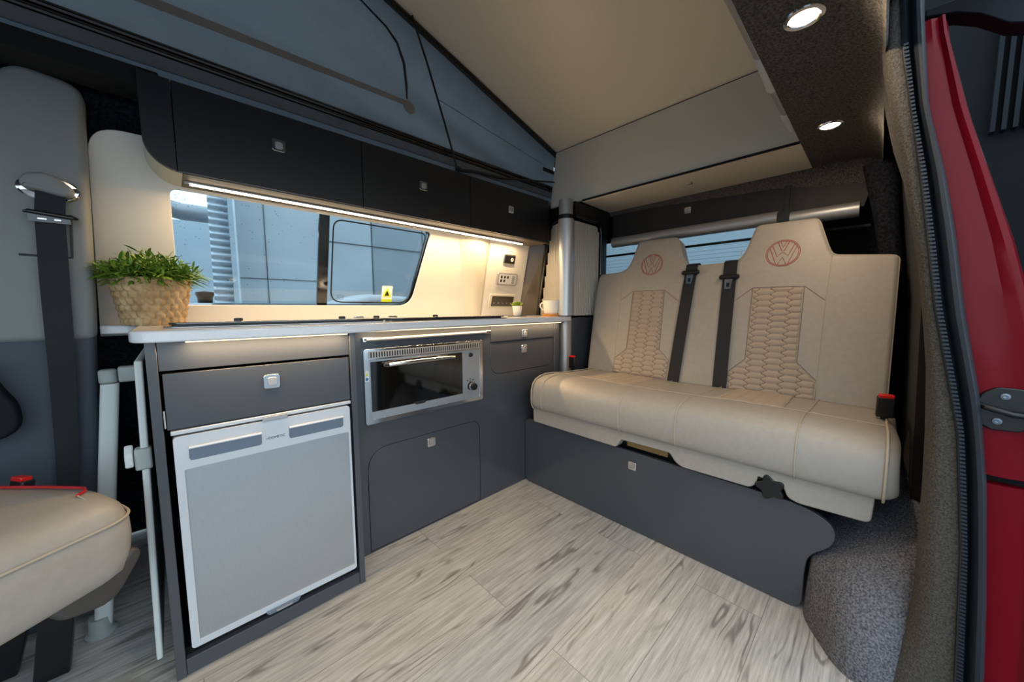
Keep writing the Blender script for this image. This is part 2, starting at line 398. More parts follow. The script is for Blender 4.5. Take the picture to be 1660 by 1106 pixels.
# sliding pane frame line
sp = roundpoly([(.52, wv(.905)), (.895, wv(.905)), (.958, wv(1.25)), (.52, wv(1.25))], [.05, .06, .03, .04], 8)
struct('sliding_pane_seal', tube(NB(), [WF(a, b, -.028) for a, b in sp], .003, 6, closed=True), M['black'], w)
bm = NB(); bx(bm, 0, 0.001, 0, .001, 0, .001); bm.free()
# sticker with hazard triangle
bm = NB(); plate(bm, WF, rrect(.752, .806, wv(.90), wv(.985), .001), -.0318, -.0310)
s = struct('warning_sticker', bm, M['sticker'], w)
bm = NB(); plate(bm, WF, [(.756, wv(.932)), (.802, wv(.932)), (.779, wv(.978))], -.0308, -.0302); plate(bm, WF, rrect(.754, .804, wv(.901), wv(.922), .001), -.0308, -.0302)
struct('yellow_print', bm, M['yellow'], s)
bm = NB(); plate(bm, WF, [(.767, wv(.938)), (.791, wv(.938)), (.779, wv(.964))], -.0300, -.0297)
struct('black_print', bm, M['ink'], s)
bm = NB()
for k in range(3): tube(bm, [WF(.545+.03*t/6, wv(.918+.008*k)+.003*sin(t*1.7+k), -.0305) for t in range(7)], .0007, 4)
struct('glass_mark', bm, M['ink'], w)
# small raindrops clinging to the outside of the pane
bm = NB()
for k in range(150):
    a = random.random(); x = .03+.4*a*a*1.1; z = 1.25-.33*random.random()**1.6
    rr = random.uniform(.0009, .0024); c = WF(x, wv(z), -.0368)
    lathe(bm, [(0, 0), (rr, .0), (rr*.7, .0008), (0, .0011)], c, 6, axis=-WF.n)
ob = obj('raindrops', bm, M['clear'], w, smooth=True); ob['kind'] = 'stuff'

# facade of the warehouse
Yf = 3.4
bld = thing('warehouse', 'blue grey metal clad warehouse seen through the side window', 'building', (1.5, Yf, -.4))
bm = NB(); bx(bm, .40, 1.42, Yf, Yf+.2, -.4, 4.2); obj('wall_panel', bm, M['facade'], bld)
bm = NB(); bx(bm, 1.43, 4.5, Yf, Yf+.2, -.4, 4.2); obj('ribbed_wall', bm, M['facade2'], bld)
bm = NB(); bm.free()
for q in ((1.422, 1.43, -.4, 4.2), (.574, .580, -.4, 4.2), (1.0, 4.5, 1.474, 1.480), (.4, 1.02, 1.124, 1.127), (1.96, 1.966, -.4, 4.2)): obj('joint_and_reflection', box(q[0], q[1], Yf-.006, Yf-.0005, q[2], q[3]), M['slate'], bld)  # cladding joints, plus one faint low line imitating a reflection in the glass
bm = NB(); rows = []
for k in range(0, 400):
    z = .55+k*.0075; rows.append([V((x, Yf-.10+.014*sin(k*2*pi/6.5), z)) for x in (.235, .345)])
grid(bm, rows); obj('corrugated_column', bm, M['corr'], bld, smooth=True, auto=False, solid=.004)
bm = NB(); bx(bm, .345, .372, Yf-.13, Yf, -.4, 4); obj('column_flashing', bm, M['facade3'], bld)
bm = NB(); bx(bm, -1.2, .5, 4.6, 4.8, -.4, 1.72); bld2 = obj('low_building', bm, M['facade3'])
tag(bld2, 'pale distant building wall left of the corrugated column', 'building')
pp = thing('roof_pipe', 'grey pipe with bracket outside left of the corrugated column', 'pipe', (-.1, 4.2, 1.7))
tube(b_ := NB(), [(-.8, 4.1, 1.78), (-.05, 4.1, 1.74), (.12, 4.1, 1.70), (.45, 4.1, 1.70)], .07, 14); obj('pipe', b_, M['alu'], pp, smooth=True)
bm = NB(); bx(bm, .02, .05, 4.08, 4.12, 1.5, 1.98); bx(bm, -.4, .4, 4.09, 4.11, 1.96, 1.98); obj('bracket', bm, M['silver2'], pp)
# white car shape put outside to imitate a hood reflection in the pane
car = thing('reflected_car', 'white car shape standing in for a hood reflection in the sliding window pane', 'car', (1.5, 2.9, -.4))
prof = [(.45, .55), (.45, .98), (.9, 1.05), (1.15, 1.12), (1.6, 1.10), (2.1, .98), (2.6, .9), (2.7, .55)]
quadprism(b_ := NB(), [(x, 2.8, z-.12) for x, z in [(.45, -.05)]+prof[1:-1]+[(2.7, -.05)]], (0, .45, 0)); obj('body', b_, M['facade'], car, bevel=.05, segs=4)
for xw in (.85, 2.3): obj('wheel', lathe(NB(), [(0, 0), (.2, 0), (.27, .02), (.27, .14), (0, .14)], (xw, 2.79, -.13), 24, axis=(0, 1, 0)), M['rubber'], car, smooth=True)
bm = NB(); lathe(bm, [(0, -.03), (.05, -.025), (.065, 0), (.05, .03), (0, .035)], (1.72, 2.68, 1.03), 18, sxy=(1.5, .8)); obj('door_mirror', bm, M['carw'], car, smooth=True)
b_ = NB(); lathe(b_, [(0, -.05), (.022, -.045), (.025, .005), (.031, .018), (.030, .028), (0, .034)], (.108, 1.95, .925), 20)
tag(obj('exhaust_cowl', b_, M['black'], smooth=True), 'black rounded cap standing just outside the window bottom left', 'vent cap')
tag(obj('rear_building', box(4.3, 4.5, -.2, 3.38, -.4, 2.6), M['facade2']), 'ribbed pale blue building seen through the tailgate window', 'building')

# cab ahead of the living area: roof, dash bulkhead below the windscreen, side wall below the door window
struct('wall_front', holed(Fr((-2.0, 0, 0), (0, 1, 0), (0, 0, 1)), [(-.12, 0), (1.75, 0), (1.75, 1.52), (-.12, 1.52)], [rrect(.0, 1.62, .92, 1.40, .06)], -.02, 0), M['dgrey'])
struct('wall_left', holed(WF, [(-2.0, wv(0)), (-.79, wv(0)), (-.79, wv(1.5)), (-2.0, wv(1.5))], [[(-1.6, wv(.85)), (-.86, wv(.85)), (-.86, wv(1.35)), (-1.3, wv(1.35))]], -.09, -.05), M['dgrey'])
# roof rim above the lockers
def xbar(name, y0, y1, z0, z1, m, x0=-1.2, x1=1.80, **k): return struct(name, box(x0, x1, y0, y1, z0, z1), m, **k)
xbar('trim_1', 1.452, 1.50, 1.53, 1.556, M['bluetrim'], bevel=.003)
xbar('trim_2', 1.450, 1.50, 1.556, 1.594, M['slate'], bevel=.004)
bm = NB(); tube(bm, [(-1.2, 1.456, 1.603), (1.80, 1.456, 1.603)], .009, 10); tube(bm, [(-1.2, 1.458, 1.622), (1.80, 1.458, 1.622)], .0095, 10); bx(bm, -1.2, 1.8, 1.458, 1.50, 1.592, 1.632)
struct('trim_3', bm, M['satin'], smooth=True)
struct('trim_4', box(-1.2, .02, 1.418, 1.52, 1.478, 1.531), M['gap'], bevel=.006)

# roof: sloping pop-top underside, rear vertical board, flap
def zc(x): return 1.829-.278*(x-1.766)
bm = NB(); quadprism(bm, [(1.766, .236, zc(1.766)), (-1.3, .236, zc(-1.3)), (-1.3, .236, zc(-1.3)+.03), (1.766, .236, zc(1.766)+.03)], (0, 1.20, 0))
struct('ceiling', bm, M['roof'], bevel=.002)
bm = NB(); quadprism(bm, [(2.2, .0, 1.80), (1.766, .0, zc(1.766)+.035), (-1.3, .0, zc(-1.3)+.035), (-1.3, .0, zc(-1.3)+.08), (1.766, .0, zc(1.766)+.09), (2.2, .0, 1.86)], (0, 1.6, 0))
struct('roof_shell', bm, M['red'])
# back board
b_ = NB(); quadprism(b_, [(1.757, .238, 1.822), (1.705, .238, 1.484), (1.725, .238, 1.484), (1.777, .238, 1.822)], (0, 1.19, 0))
tag(obj('bed_board', b_, M['roof2'], bevel=.0015), 'light grey upright rear roof board below the sloping beige roof', 'panel')
fl = thing('roof_flap', 'beige overhead flap with small latch above the bench seat', 'flap', (1.86, .73, 1.477))
bm = NB(); quadprism(bm, [(1.700, .238, 1.477), (1.72, 1.205, 1.477), (2.03, 1.218, 1.477), (2.03, .238, 1.477)], (0, 0, .016)); obj('panel', bm, M['roof'], fl, bevel=.002)
obj('groove', box(1.693, 1.704, .24, 1.19, 1.4765, 1.4835), M['gap'], fl)
struct('trim_5', box(1.735, 2.06, .238, 1.45, 1.495, 1.50), M['gap'])
# canvas side with folds
bm = NB(); rows = []
for j in range(41):
    row = []
    for i in range(121):
        x = -1.25+i*3.05/120; top = zc(x)+.01; z = 1.628+(top-1.628)*j/40
        h = (z-1.628)
        f = .022*noise.noise(V((x*1.6+z*3, z*2.2-x*.6, 0)))+.012*noise.noise(V((x*3+z*8, z*3, 3)))+.006*sin((z*26+x*9))*min(1, h*4)*noise.noise(V((x*1.3, z*1.1, 5)))*2
        y = 1.462+.10*sin(min(1, j/40)*pi)*.25+f
        row.append(V((x, y, z)))
    rows.append(row)
grid(bm, rows)
cv = thing('tent_canvas', 'blue grey pop-top tent canvas with a zipped window above the lockers', 'canvas', (.3, 1.46, 1.63))
obj('side_fabric', bm, M['canvas'], cv, smooth=True, auto=False)
bm = NB(); quadprism(bm, [(-1.25, .20, 1.5), (1.8, .20, 1.5), (1.8, .20, zc(1.8)), (-1.25, .20, zc(-1.25))], (0, .004, 0)); obj('side_fabric', bm, M['canvas'], cv)
b_ = NB(); quadprism(b_, [(-1.27, .20, 1.5), (-1.27, 1.48, 1.5), (-1.27, 1.48, zc(-1.27)), (-1.27, .20, zc(-1.27))], (.004, 0, 0)); obj('front_fabric', b_, M['canvas'], cv)
CY = 1.452
b_ = NB(); tube(b_, [(.50, CY, 2.12), (.60, CY, 2.06), (.70, CY-.005, 2.01), (.745, CY-.006, 1.97), (.772, CY-.008, 1.90), (.78, CY-.008, 1.82), (.782, CY-.006, 1.765)], [.003, .003, .004, .005, .006, .006, .003], 8); obj('zip', b_, M['satin'], cv, smooth=True)
b_ = NB(); lathe(b_, [(0, 0), (.026, 0), (.026, .0015), (0, .0016)], (.797, CY+.005, 1.742), 20, axis=(0, -1, 0)); obj('zip_patch', b_, mat('taupe_patch', (146, 142, 142), .8), cv)
b_ = NB(); quadprism(b_, [(-.3, CY+.012, 1.712), (.79, CY+.008, 1.748), (.79, CY+.008, 1.768), (-.3, CY+.012, 1.742)], (0, .002, 0)); obj('zip_flap', b_, bpy.data.materials['taupe_patch'], cv)
b_ = NB(); quadprism(b_, [(1.66, CY-.004, 1.72), (1.76, CY-.004, 1.72), (1.76, CY-.004, 1.70), (1.66, CY-.004, 1.70)], (0, -.006, 0)); obj('strap_loop', b_, M['black'], cv)
b_ = NB(); tube(b_, [(1.80, CY-.012, zc(1.8)-.012), (.0, CY-.012, zc(0)-.012)], .014, 8); obj('top_hem', b_, M['black'], cv, smooth=True)
b_ = NB(); tube(b_, [(.95, CY+.004, 1.83), (1.3, CY+.002, 1.785), (1.66, CY, 1.74)], .0016, 6); obj('seam', b_, M['slate'], cv)
b_ = NB(); tube(b_, [(.802, 1.42, 2.09), (.87, 1.42, 1.93), (.95, 1.42, 1.72), (1.018, 1.42, 1.53)], .0045, 8); tube(b_, [(1.018, 1.42, 1.53), (1.07, 1.405, 1.535), (1.12, 1.41, 1.545), (1.30, 1.42, 1.562), (1.45, 1.42, 1.59), (1.74, 1.42, 1.645)], [.008, .008, .008, .008, .005, .004], 8)
lathe(b_, [(0, -.008), (.014, -.006), (.014, .006), (0, .008)], (1.02, 1.418, 1.535), 12)
tag(obj('elastic_cord', b_, M['black'], smooth=True), 'black elastic cord stretched down the canvas to the locker top', 'cord')
# folding bar on the near side of the opening
hb = thing('folding_strut', 'grey jointed folding bar along the near edge of the roof opening', 'strut', (1.2, .258, 1.53))
b_ = NB(); tube(b_, [(.3, .262, 1.545), (1.16, .258, 1.54)], .0155, 14); obj('tube', b_, M['alu'], hb, smooth=True)
b_ = NB(); tube(b_, [(1.32, .262, 1.535), (1.52, .258, 1.525)], .0125, 14); obj('tube', b_, M['alu'], hb, smooth=True)
b_ = NB(); tube(b_, [(1.15, .258, 1.54), (1.34, .262, 1.534)], .017, 14); obj('joint_sleeve', b_, M['silver'], hb, smooth=True)
b_ = NB(); tube(b_, [(1.51, .258, 1.525), (1.53, .258, 1.524), (1.66, .258, 1.522)], [.013, .016, .013], 14); obj('end_sleeve', b_, M['silver'], hb, smooth=True)
b_ = NB(); lathe(b_, [(0, 0), (.006, 0), (.006, .006), (0, .007)], (1.2, .244, 1.53), 12, axis=(0, -1, -.4)); obj('screw', b_, M['chrome'], hb, smooth=True)

# carpeted headliner on the near side, curling down to the door opening
bm = NB()
prof = [(.238, 1.476), (.17, 1.477), (.10, 1.474), (.062, 1.468), (.042, 1.457), (.032, 1.442), (.027, 1.425), (.025, 1.410)]
prof2 = [(y-.006*(i > 2), z+.02) for i, (y, z) in enumerate(prof)]
rows = [[V((x, y, z)) for y, z in prof]+[V((x, y-.003, z+.012)) for y, z in prof[::-1]] for x in (-1.3, 0, 1.02, 1.2, 1.7, 2.12)]
loft(bm, rows); struct('ceiling', bm, M['carpet'], smooth=True)
struct('trim_6', holed(Fr((0, 0, 1.50), (1, 0, 0), (0, 1, 0)), [(-2.0, .012), (2.3, .012), (2.3, 1.75), (-2.0, 1.75)], [[(-1.25, .245), (1.755, .245), (1.755, 1.45), (-1.25, 1.45)]], 0, .01), M['carpet'])
# rear carpeted band, curved lower edge, behind the flap
YB = [1.22, 1.0, .85, .7, .5, .38, .24, .12, .05, -.06]
ZB = [1.458, 1.455, 1.449, 1.440, 1.428, 1.424, 1.40, 1.382, 1.37, 1.34]
bm = NB(); rows = [[V((2.03, y, 1.479)), V((2.05, y, z)), V((2.12, y, z)), V((2.12, y, 1.50)), V((2.03, y, 1.50))] for y, z in zip(YB, ZB)]
loft(bm, rows); struct('trim_7', bm, M['carpet'], smooth=True)

def ceiling_spot(x, y, label, z=1.4765):
    t = thing('ceiling_spotlight', label, 'light', (x, y, z), 'recessed ceiling spotlights')
    b_ = NB(); lathe(b_, [(.024, .0), (.027, -.004), (.0345, -.003), (.036, 0), (.024, .001)], (x, y, z), 32); obj('bezel', b_, M['chrome'], t, smooth=True)
    b_ = NB(); lathe(b_, [(0, -.002), (.0245, -.002), (.0245, .001), (0, .001)], (x, y, z), 32); obj('lens', b_, M['spot'], t)
    l = area_light('spot_glow', (x, y, z-.006), .045, .045, 1.7, (1, .78, .55), shape='DISK', parent=t)
    return t
ceiling_spot(.983, .146, 'round warm ceiling spotlight nearest the camera in the carpeted headliner')
ceiling_spot(1.607, .151, 'smaller looking round warm ceiling spotlight further back above the bench')

ceiling_spot(.359, .147, 'added unseen ceiling spotlight brightening floor and roof, third along the headliner')  # unseen lamp carrying on the row, added to bounce light onto the ceiling
ceiling_spot(-.265, .147, 'added unseen ceiling spotlight brightening floor and roof, frontmost along the headliner')  # likewise out of view, added to lighten floor and ceiling

# ------------------------------------------------------------ latches (square chrome push catches)
def latch(parent, fr, s=.017, mi=None):
    """chrome push latch as a part of a door: square plate with a thumb button"""
    b_ = NB(); plate(b_, fr, rrect(-s, s, -s, s, s*.35), 0, .0035); a = obj('latch', b_, M['chrome'], parent, bevel=.0012)
    b_ = NB(); plate(b_, fr, rrect(-s*.55, s*.62, -s*.6, s*.6, s*.35), .0036, .0065)
    c = obj('latch_button', b_, M['alu'], a, bevel=.001)
    return a

p_ = V((1.836, 0.674, 1.4765)); latch(fl, Fr(p_, (0, 1, 0), (1, 0, 0)), .015)
# ------------------------------------------------------------ fridge cabinet (near unit), front plane y = 1.10
YF = 1.10
def FY(y): return Fr((0, y, 0), (1, 0, 0), (0, 0, 1))     # n = -Y
fc = thing('kitchen_cabinet', 'graphite grey cabinet housing the fridge under the left worktop end', 'cabinet', (.18, 1.3, 0))
obj('side_panel', box(-.046, -.028, YF, 1.66, .001, .808), M['cab'], fc, bevel=.0012)
obj('side_panel', box(.381, .398, YF, 1.66, .001, .808), M['cab'], fc, bevel=.0012)
obj('top_fascia', box(-.0275, .3805, YF+.004, YF+.022, .742, .808), M['cab'], fc, bevel=.001)
obj('plinth', box(-.0275, .3805, YF+.002, YF+.02, .002, .042), M['cab'], fc, bevel=.001)
obj('back_void', box(-.0275, .3805, 1.64, 1.655, .045, .74), M['gap'], fc)
obj('base_board', box(-.0275, .3805, 1.13, 1.64, .044, .052), M['gap'], fc)
d = obj('door', box(-.0225, .3775, YF+.002, YF+.020, .606, .7355), M['cab'], fc, bevel=.0012)
latch(d, Fr((.181, YF+.002, .691), (1, 0, 0), (0, 0, 1)), .0185)
b_ = NB(); bx(b_, -.0265, -.0235, YF-.001, YF+.006, .612, .652); obj('hinge', b_, M['alu'], fc, bevel=.0005)
# the fridge itself
fr = thing('fridge', 'compact silver fridge with brushed steel door under the drawer', 'fridge', (.18, 1.3, .05))
obj('body', box(-.012, .374, YF+.035, 1.62, .06, .600), M['black'], fr)
obj('top_trim', box(-.018, .378, YF+.000, YF+.03, .5925, .6025), M['silver'], fr, bevel=.002)
F = FY(YF-.002)
b_ = holed(F, rrect(-.0155, .3725, .064, .5885, .008), [rrect(.0, .366, .080, .508, .003)], -.03, 0)
dr = obj('door', b_, M['silver'], fr, bevel=.003)
obj('steel_panel', box(-.001, .367, YF+.0005, YF+.02, .079, .509), M['steel'], dr)
for nm, x0, x1 in (('grip', .010, .150), ('grip', .212, .352)):
    b_ = NB(); plate(b_, F, rrect(x0, x1, .528, .556, [.006, .006, .002, .002]), .0003, .002)
    g = obj('grip_recess', b_, M['silver2'], dr, bevel=.0015)
    b_ = NB(); tube(b_, [(x0, YF-.006, .559), (x1, YF-.006, .559)], .0035, 8); obj('grip_lip', b_, M['silver'], g, smooth=True)
b_ = NB(); plate(b_, F, roundpoly([(.152, .5885), (.158, .600), (.206, .600), (.212, .5885)], .003), 0, .007); obj('top_latch', b_, M['alu'], dr, bevel=.001)
b_ = NB(); plate(b_, F, roundpoly([(.132, .066), (.140, .056), (.207, .056), (.215, .066)], .003), 0, .006); k_ = obj('bottom_latch', b_, M['silver2'], dr, bevel=.001)
b_ = NB(); plate(b_, F, roundpoly([(.154, .064), (.156, .0575), (.192, .0575), (.194, .064)], .001), .0065, .008); obj('latch_slider', b_, M['alu'], k_)
text_mesh('\u2039\u2039DOMETIC', .0088, Fr((.181, YF-.0023, .5405), (1, 0, 0), (0, 0, 1)), M['ink'], 'lettering', dr)

# ------------------------------------------------------------ main kitchen cabinet, front plane y = 1.218
YK = 1.218
kc = thing('kitchen_cabinet', 'graphite grey kitchen cabinet holding the grill between fridge and bench', 'cabinet', (.95, 1.4, 0))
FK = FY(YK)
cup = roundpoly([(.466, .008), (.961, .008), (.975, .02), (.975, .383), (.466, .383)], [0, 0, .0, .055, .085], 8)
cup = roundpoly([(.466, .008), (.968, .008), (.968, .383), (.466, .383)], [.0, .0, .05, .085], 8)
flap = roundpoly([(1.038, .577), (1.482, .577), (1.482, .724), (1.038, .724)], [.06, .06, .0, .0], 8)
front = [(.399, .002), (1.49, .002), (1.49, .808), (.399, .808)]
ovh = rrect(.466, .98, .480, .737, .006)
b_ = holed(FK, front, [inset(cup, -.0022), inset(flap, -.002), ovh], -.016, 0)
obj('front_panel', b_, M['cab'], kc)
b_ = NB(); plate(b_, FK, cup, -.015, 0); dd = obj('door', b_, M['cab'], kc, bevel=.0012); latch(dd, Fr((.721, YK, .347), (1, 0, 0), (0, 0, 1)), .018)
b_ = NB(); plate(b_, FK, flap, -.015, 0); dd = obj('flap_door', b_, M['cab'], kc, bevel=.0012); latch(dd, Fr((1.257, YK, .680), (1, 0, 0), (0, 0, 1)), .019)
b_ = NB(); plate(b_, FK, rrect(1.038, 1.482, .7285, .804, .001), .0003, .004); dd = obj('drawer', b_, M['cab'], kc, bevel=.0012); latch(dd, Fr((1.257, YK-.004, .757), (1, 0, 0), (0, 0, 1)), .019)
obj('inner_void', box(.40, 1.48, YK+.03, YK+.035, .003, .47), M['gap'], kc)
obj('inner_void', box(1.0, 1.48, YK+.03, YK+.035, .50, .80), M['gap'], kc)
obj('end_stile', box(1.491, 1.531, YK-.003, 1.60, .002, .808), M['cab'], kc, bevel=.0015)
# aluminium rail with end brackets
rl_ = thing('table_rail', 'thin aluminium table rail screwed above the grill', 'rail', (.75, YK-.01, .775))
b_ = NB(); tube(b_, [(.475, YK-.008, .774), (1.005, YK-.008, .776)], .0065, 10); obj('bar', b_, M['alu'], rl_, smooth=True)
for x in (.462, 1.0):
    b_ = NB(); bx(b_, x, x+.034, YK-.010, YK-.0005, .767, .783); e_ = obj('bracket', b_, M['chrome'], rl_, bevel=.002)
    for q in (.009, .024): b_ = NB(); lathe(b_, [(0, 0), (.0035, 0), (.003, .002), (0, .0022)], (x+q, YK-.0101, .775), 10, axis=(0, -1, 0)); obj('screw', b_, M['black'], e_)

# grill / oven
ov = thing('gas_grill', 'stainless gas grill with black glass door built into the cabinet', 'grill', (.72, YK, .48))
YO = YK-.010; FO = FY(YO)
b_ = holed(FO, rrect(.463, .983, .477, .742, .008), [rrect(.480, .966, .492, .704, .004)], -.012, 0); obj('frame', b_, M['chrome'], ov, bevel=.002)
obj('cavity', box(.47, .975, YK+.06, YK+.065, .485, .735), M['gap'], ov)
b_ = NB(); plate(b_, FO, rrect(.478, .968, .709, .734, .003), .0002, .001)
vg = obj('vent_grille', b_, M['alu'], ov)
b_ = NB()
for k in range(50):
    x = .486+k*.0097; plate(b_, FO, rrect(x, x+.0042, .712, .731, .0015, 3), .0011, .0016)
obj('vent_slots', b_, M['gap'], vg)
b_ = NB(); plate(b_, FO, rrect(.881, .966, .492, .704, .001), -.01, -.002); cp = obj('control_panel', b_, M['steel'], ov)
b_ = holed(FO, rrect(.480, .880, .492, .703, .004), [rrect(.485, .874, .520, .697, .003)], -.009, -.001); gd = obj('door', b_, M['steel'], ov, bevel=.0015)
b_ = NB(); plate(b_, FO, rrect(.484, .875, .519, .698, .003), -.009, -.0015); obj('glass', b_, M['oveng'], gd)
b_ = NB(); plate(b_, FO, roundpoly([(.645, .5225), (.655, .515), (.69, .515), (.703, .524), (.703, .5265), (.645, .5265)], .001), -.001, .0002); obj('notch', b_, M['ink'], gd)
b_ = NB(); tube(b_, [(.535, YO-.004, .682), (.543, YO-.022, .684), (.60, YO-.026, .686), (.69, YO-.028, .687), (.76, YO-.026, .686), (.817, YO-.022, .684), (.825, YO-.004, .682)], .0075, 10); obj('handle', b_, M['chrome'], gd, smooth=True)
b_ = NB(); lathe(b_, [(0, .03), (.014, .028), (.016, .012), (.019, 0), (0, 0)], (.918, YO+.002, .546), 20, axis=(0, -1, 0)); kn = obj('knob', b_, M['black'], cp, smooth=True)
b_ = NB(); lathe(b_, [(.0165, .010), (.0175, .014), (.016, .018)], (.918, YO+.002, .546), 20, axis=(0, -1, 0)); obj('knob_ring', b_, M['chrome'], kn, smooth=True)
b_ = NB(); lathe(b_, [(0, .008), (.008, .007), (.01, 0), (0, 0)], (.918, YO+.002, .682), 16, axis=(0, -1, 0)); obj('igniter_button', b_, M['black'], cp, smooth=True)
b_ = NB()
for x, z, w_, h_ in ((.900, .572, .008, .004), (.914, .577, .006, .003), (.929, .572, .008, .004), (.914, .567, .006, .003)): plate(b_, FO, rrect(x-w_/2, x+w_/2, z-h_/2, z+h_/2, .0005, 2), -.0019, -.0014)
obj('knob_markings', b_, M['ink'], cp)
b_ = NB(); plate(b_, FO, rrect(.4645, .4785, .630, .668, .001), .0002, .0006); st = obj('warning_sticker', b_, M['sticker'], ov)
b_ = NB(); plate(b_, FO, [(.4665, .651), (.4765, .651), (.4715, .663)], .0008, .001); obj('yellow_triangle', b_, M['yellow'], st)
b_ = NB(); lathe(b_, [(0, 0), (.0052, 0), (.0052, .0004), (0, .0004)], (.4715, YO-.0007, .639), 14, axis=(0, -1, 0)); obj('blue_disc', b_, M['blue'], st)

# ------------------------------------------------------------ worktop
FT = Fr((0, 0, 0), (1, 0, 0), (0, 1, 0))
wt = [(-.153, 1.555), (-.153, 1.69)]
front_edge = [(1.60, 1.195), (1.55, 1.183), (1.45, 1.180), (1.0, 1.180), (.80, 1.180), (.70, 1.165), (.60, 1.135), (.50, 1.100), (.42, 1.080), (.30, 1.070), (.10, 1.062), (-.01, 1.062)]
corner = [(-.045, 1.068), (-.062, 1.085), (-.068, 1.11), (-.068, 1.16), (-.070, 1.50), (-.082, 1.545), (-.10, 1.555)]
poly = wt[::-1]+[]
poly = [(-.150, 1.56), (-.153, 1.69), (1.80, 1.69), (1.80, 1.56), (1.64, 1.29), (1.62, 1.20)]+front_edge+corner
b_ = NB(); plate(b_, FT, poly, .809, .8345)
wk = tag(obj('worktop', b_, M['white'], bevel=.004, segs=3), 'white gloss worktop with curved front edge over the kitchen cabinets', 'worktop')
def led_strip(name, label, x0, x1, y, z, power, r=.006, m='led', slope=0, y1=None):
    y1 = y if y1 is None else y1
    t = thing(name, label, 'light', ((x0+x1)/2, y, z), 'LED strip lights')
    b_ = NB(); quadprism(b_, [(x0-.012, y-r*1.3, z), (x0-.012, y+r*1.3, z), (x1+.012, y1+r*1.3, z+slope), (x1+.012, y1-r*1.3, z+slope)], (0, 0, r*.8)); obj('profile', b_, M['alu'], t, bevel=.001)
    b_ = NB(); tube(b_, [(x0, y, z-.001), (x1, y1, z+slope-.001)], r*.75, 10); obj('diffuser', b_, M[m], t, smooth=True)
    L = math.hypot(x1-x0, y1-y)
    area_light('strip_glow', ((x0+x1)/2, (y+y1)/2, z+slope/2-r*.75-.0022-abs(slope)/2), L, r*1.4, power, parent=t, rot=(0, 0, math.atan2(y1-y, x1-x0)))
    return t
led_strip('led_strip_light', 'warm LED strip fixed under the worktop above the grill and drawers', .46, 1.52, 1.195, .8055, 1.9, .0035, 'ledlow')
led_strip('led_strip_light', 'warm LED strip hidden under the worktop above the fridge cabinet', .02, .37, 1.080, .8082, 1.2, .0022, 'ledlow')

# hob and sink with glass lids
hob = thing('hob_sink_unit', 'hob and sink unit with flat smoked glass lids set in the worktop', 'hob', (.45, 1.38, .835))
hp = rrect(-.015, 1.12, 1.185, 1.455, [.03, .02, .02, .03])
b_ = NB(); plate(b_, FT, hp, .8347, .8385); obj('steel_rim', b_, M['chrome'], hob, bevel=.0015)
b_ = NB(); plate(b_, FT, rrect(-.005, .54, 1.19, 1.45, .025), .843, .848); g1 = obj('glass_lid', b_, M['hobg'], hob, bevel=.001)
b_ = NB(); plate(b_, FT, rrect(.55, 1.11, 1.19, 1.45, .025), .843, .848); g2 = obj('glass_lid', b_, M['hobg'], hob, bevel=.001)
b_ = NB(); plate(b_, FT, rrect(.0, 1.10, 1.20, 1.44, .02), .8386, .8429); obj('lid_gap', b_, M['black'], hob)
for x, y, pn in ((.152, 1.39, g1), (.46, 1.39, g1), (.59, 1.39, g2), (.86, 1.39, g2)):
    b_ = NB(); lathe(b_, [(0, 0), (.012, 0), (.0115, .0045), (.006, .006), (0, .006)], (x, y, .848), 16); obj('rubber_pad', b_, M['black'], pn, smooth=True)
for x, pn in ((.54, g1), (.68, g2)):
    b_ = NB(); bx(b_, x-.018, x+.018, 1.43, 1.448, .8482, .852); obj('hinge', b_, M['chrome'], pn, bevel=.001)

# ------------------------------------------------------------ basket plant
bc = V((-.035, 1.535, .8348))
pl = thing('potted_plant', 'bushy green plant in a woven seagrass basket on the worktop end', 'plant', bc)
rows = []; N = 264; Rn = 84
for j in range(Rn+1):
    v = j/Rn; z = v*.138; r = .060+.022*v
    row = []
    for i in range(N):
        a = i/N*2*pi; n_rows = 7; rw = int(v*n_rows*.9999); fz = v*n_rows-rw; cells = 19
        ph = (a/(2*pi)*cells+(rw % 2)*.5); fx = ph % 1
        zz = fz+ (fx-.5)*.55*(1 if rw % 2 else -1)
        bump = .0078*abs(sin(pi*fx))**.7*(.45+.55*abs(sin(pi*zz)))
        if j > Rn-4: bump = .004+.001*sin(a*cells*3)
        rr = r+bump
        sq = 1+.05*cos(4*a+.6)
        row.append(bc+V((cos(a)*rr*sq, sin(a)*rr*sq, z+.002*sin(fx*2*pi)*(0 < j < Rn))))
    rows.append(row)
bm = NB(); rows.insert(0, [bc+V((cos(i/N*2*pi)*.01, sin(i/N*2*pi)*.01, 0)) for i in range(N)])
for k, (rr, dz) in enumerate(((.079, .138), (.074, .12), (.01, .118))): rows.append([bc+V((cos(i/N*2*pi)*rr, sin(i/N*2*pi)*rr, dz)) for i in range(N)])
loft(bm, rows); obj('basket', bm, M['straw'], pl, smooth=True, auto=False)
bm = NB()
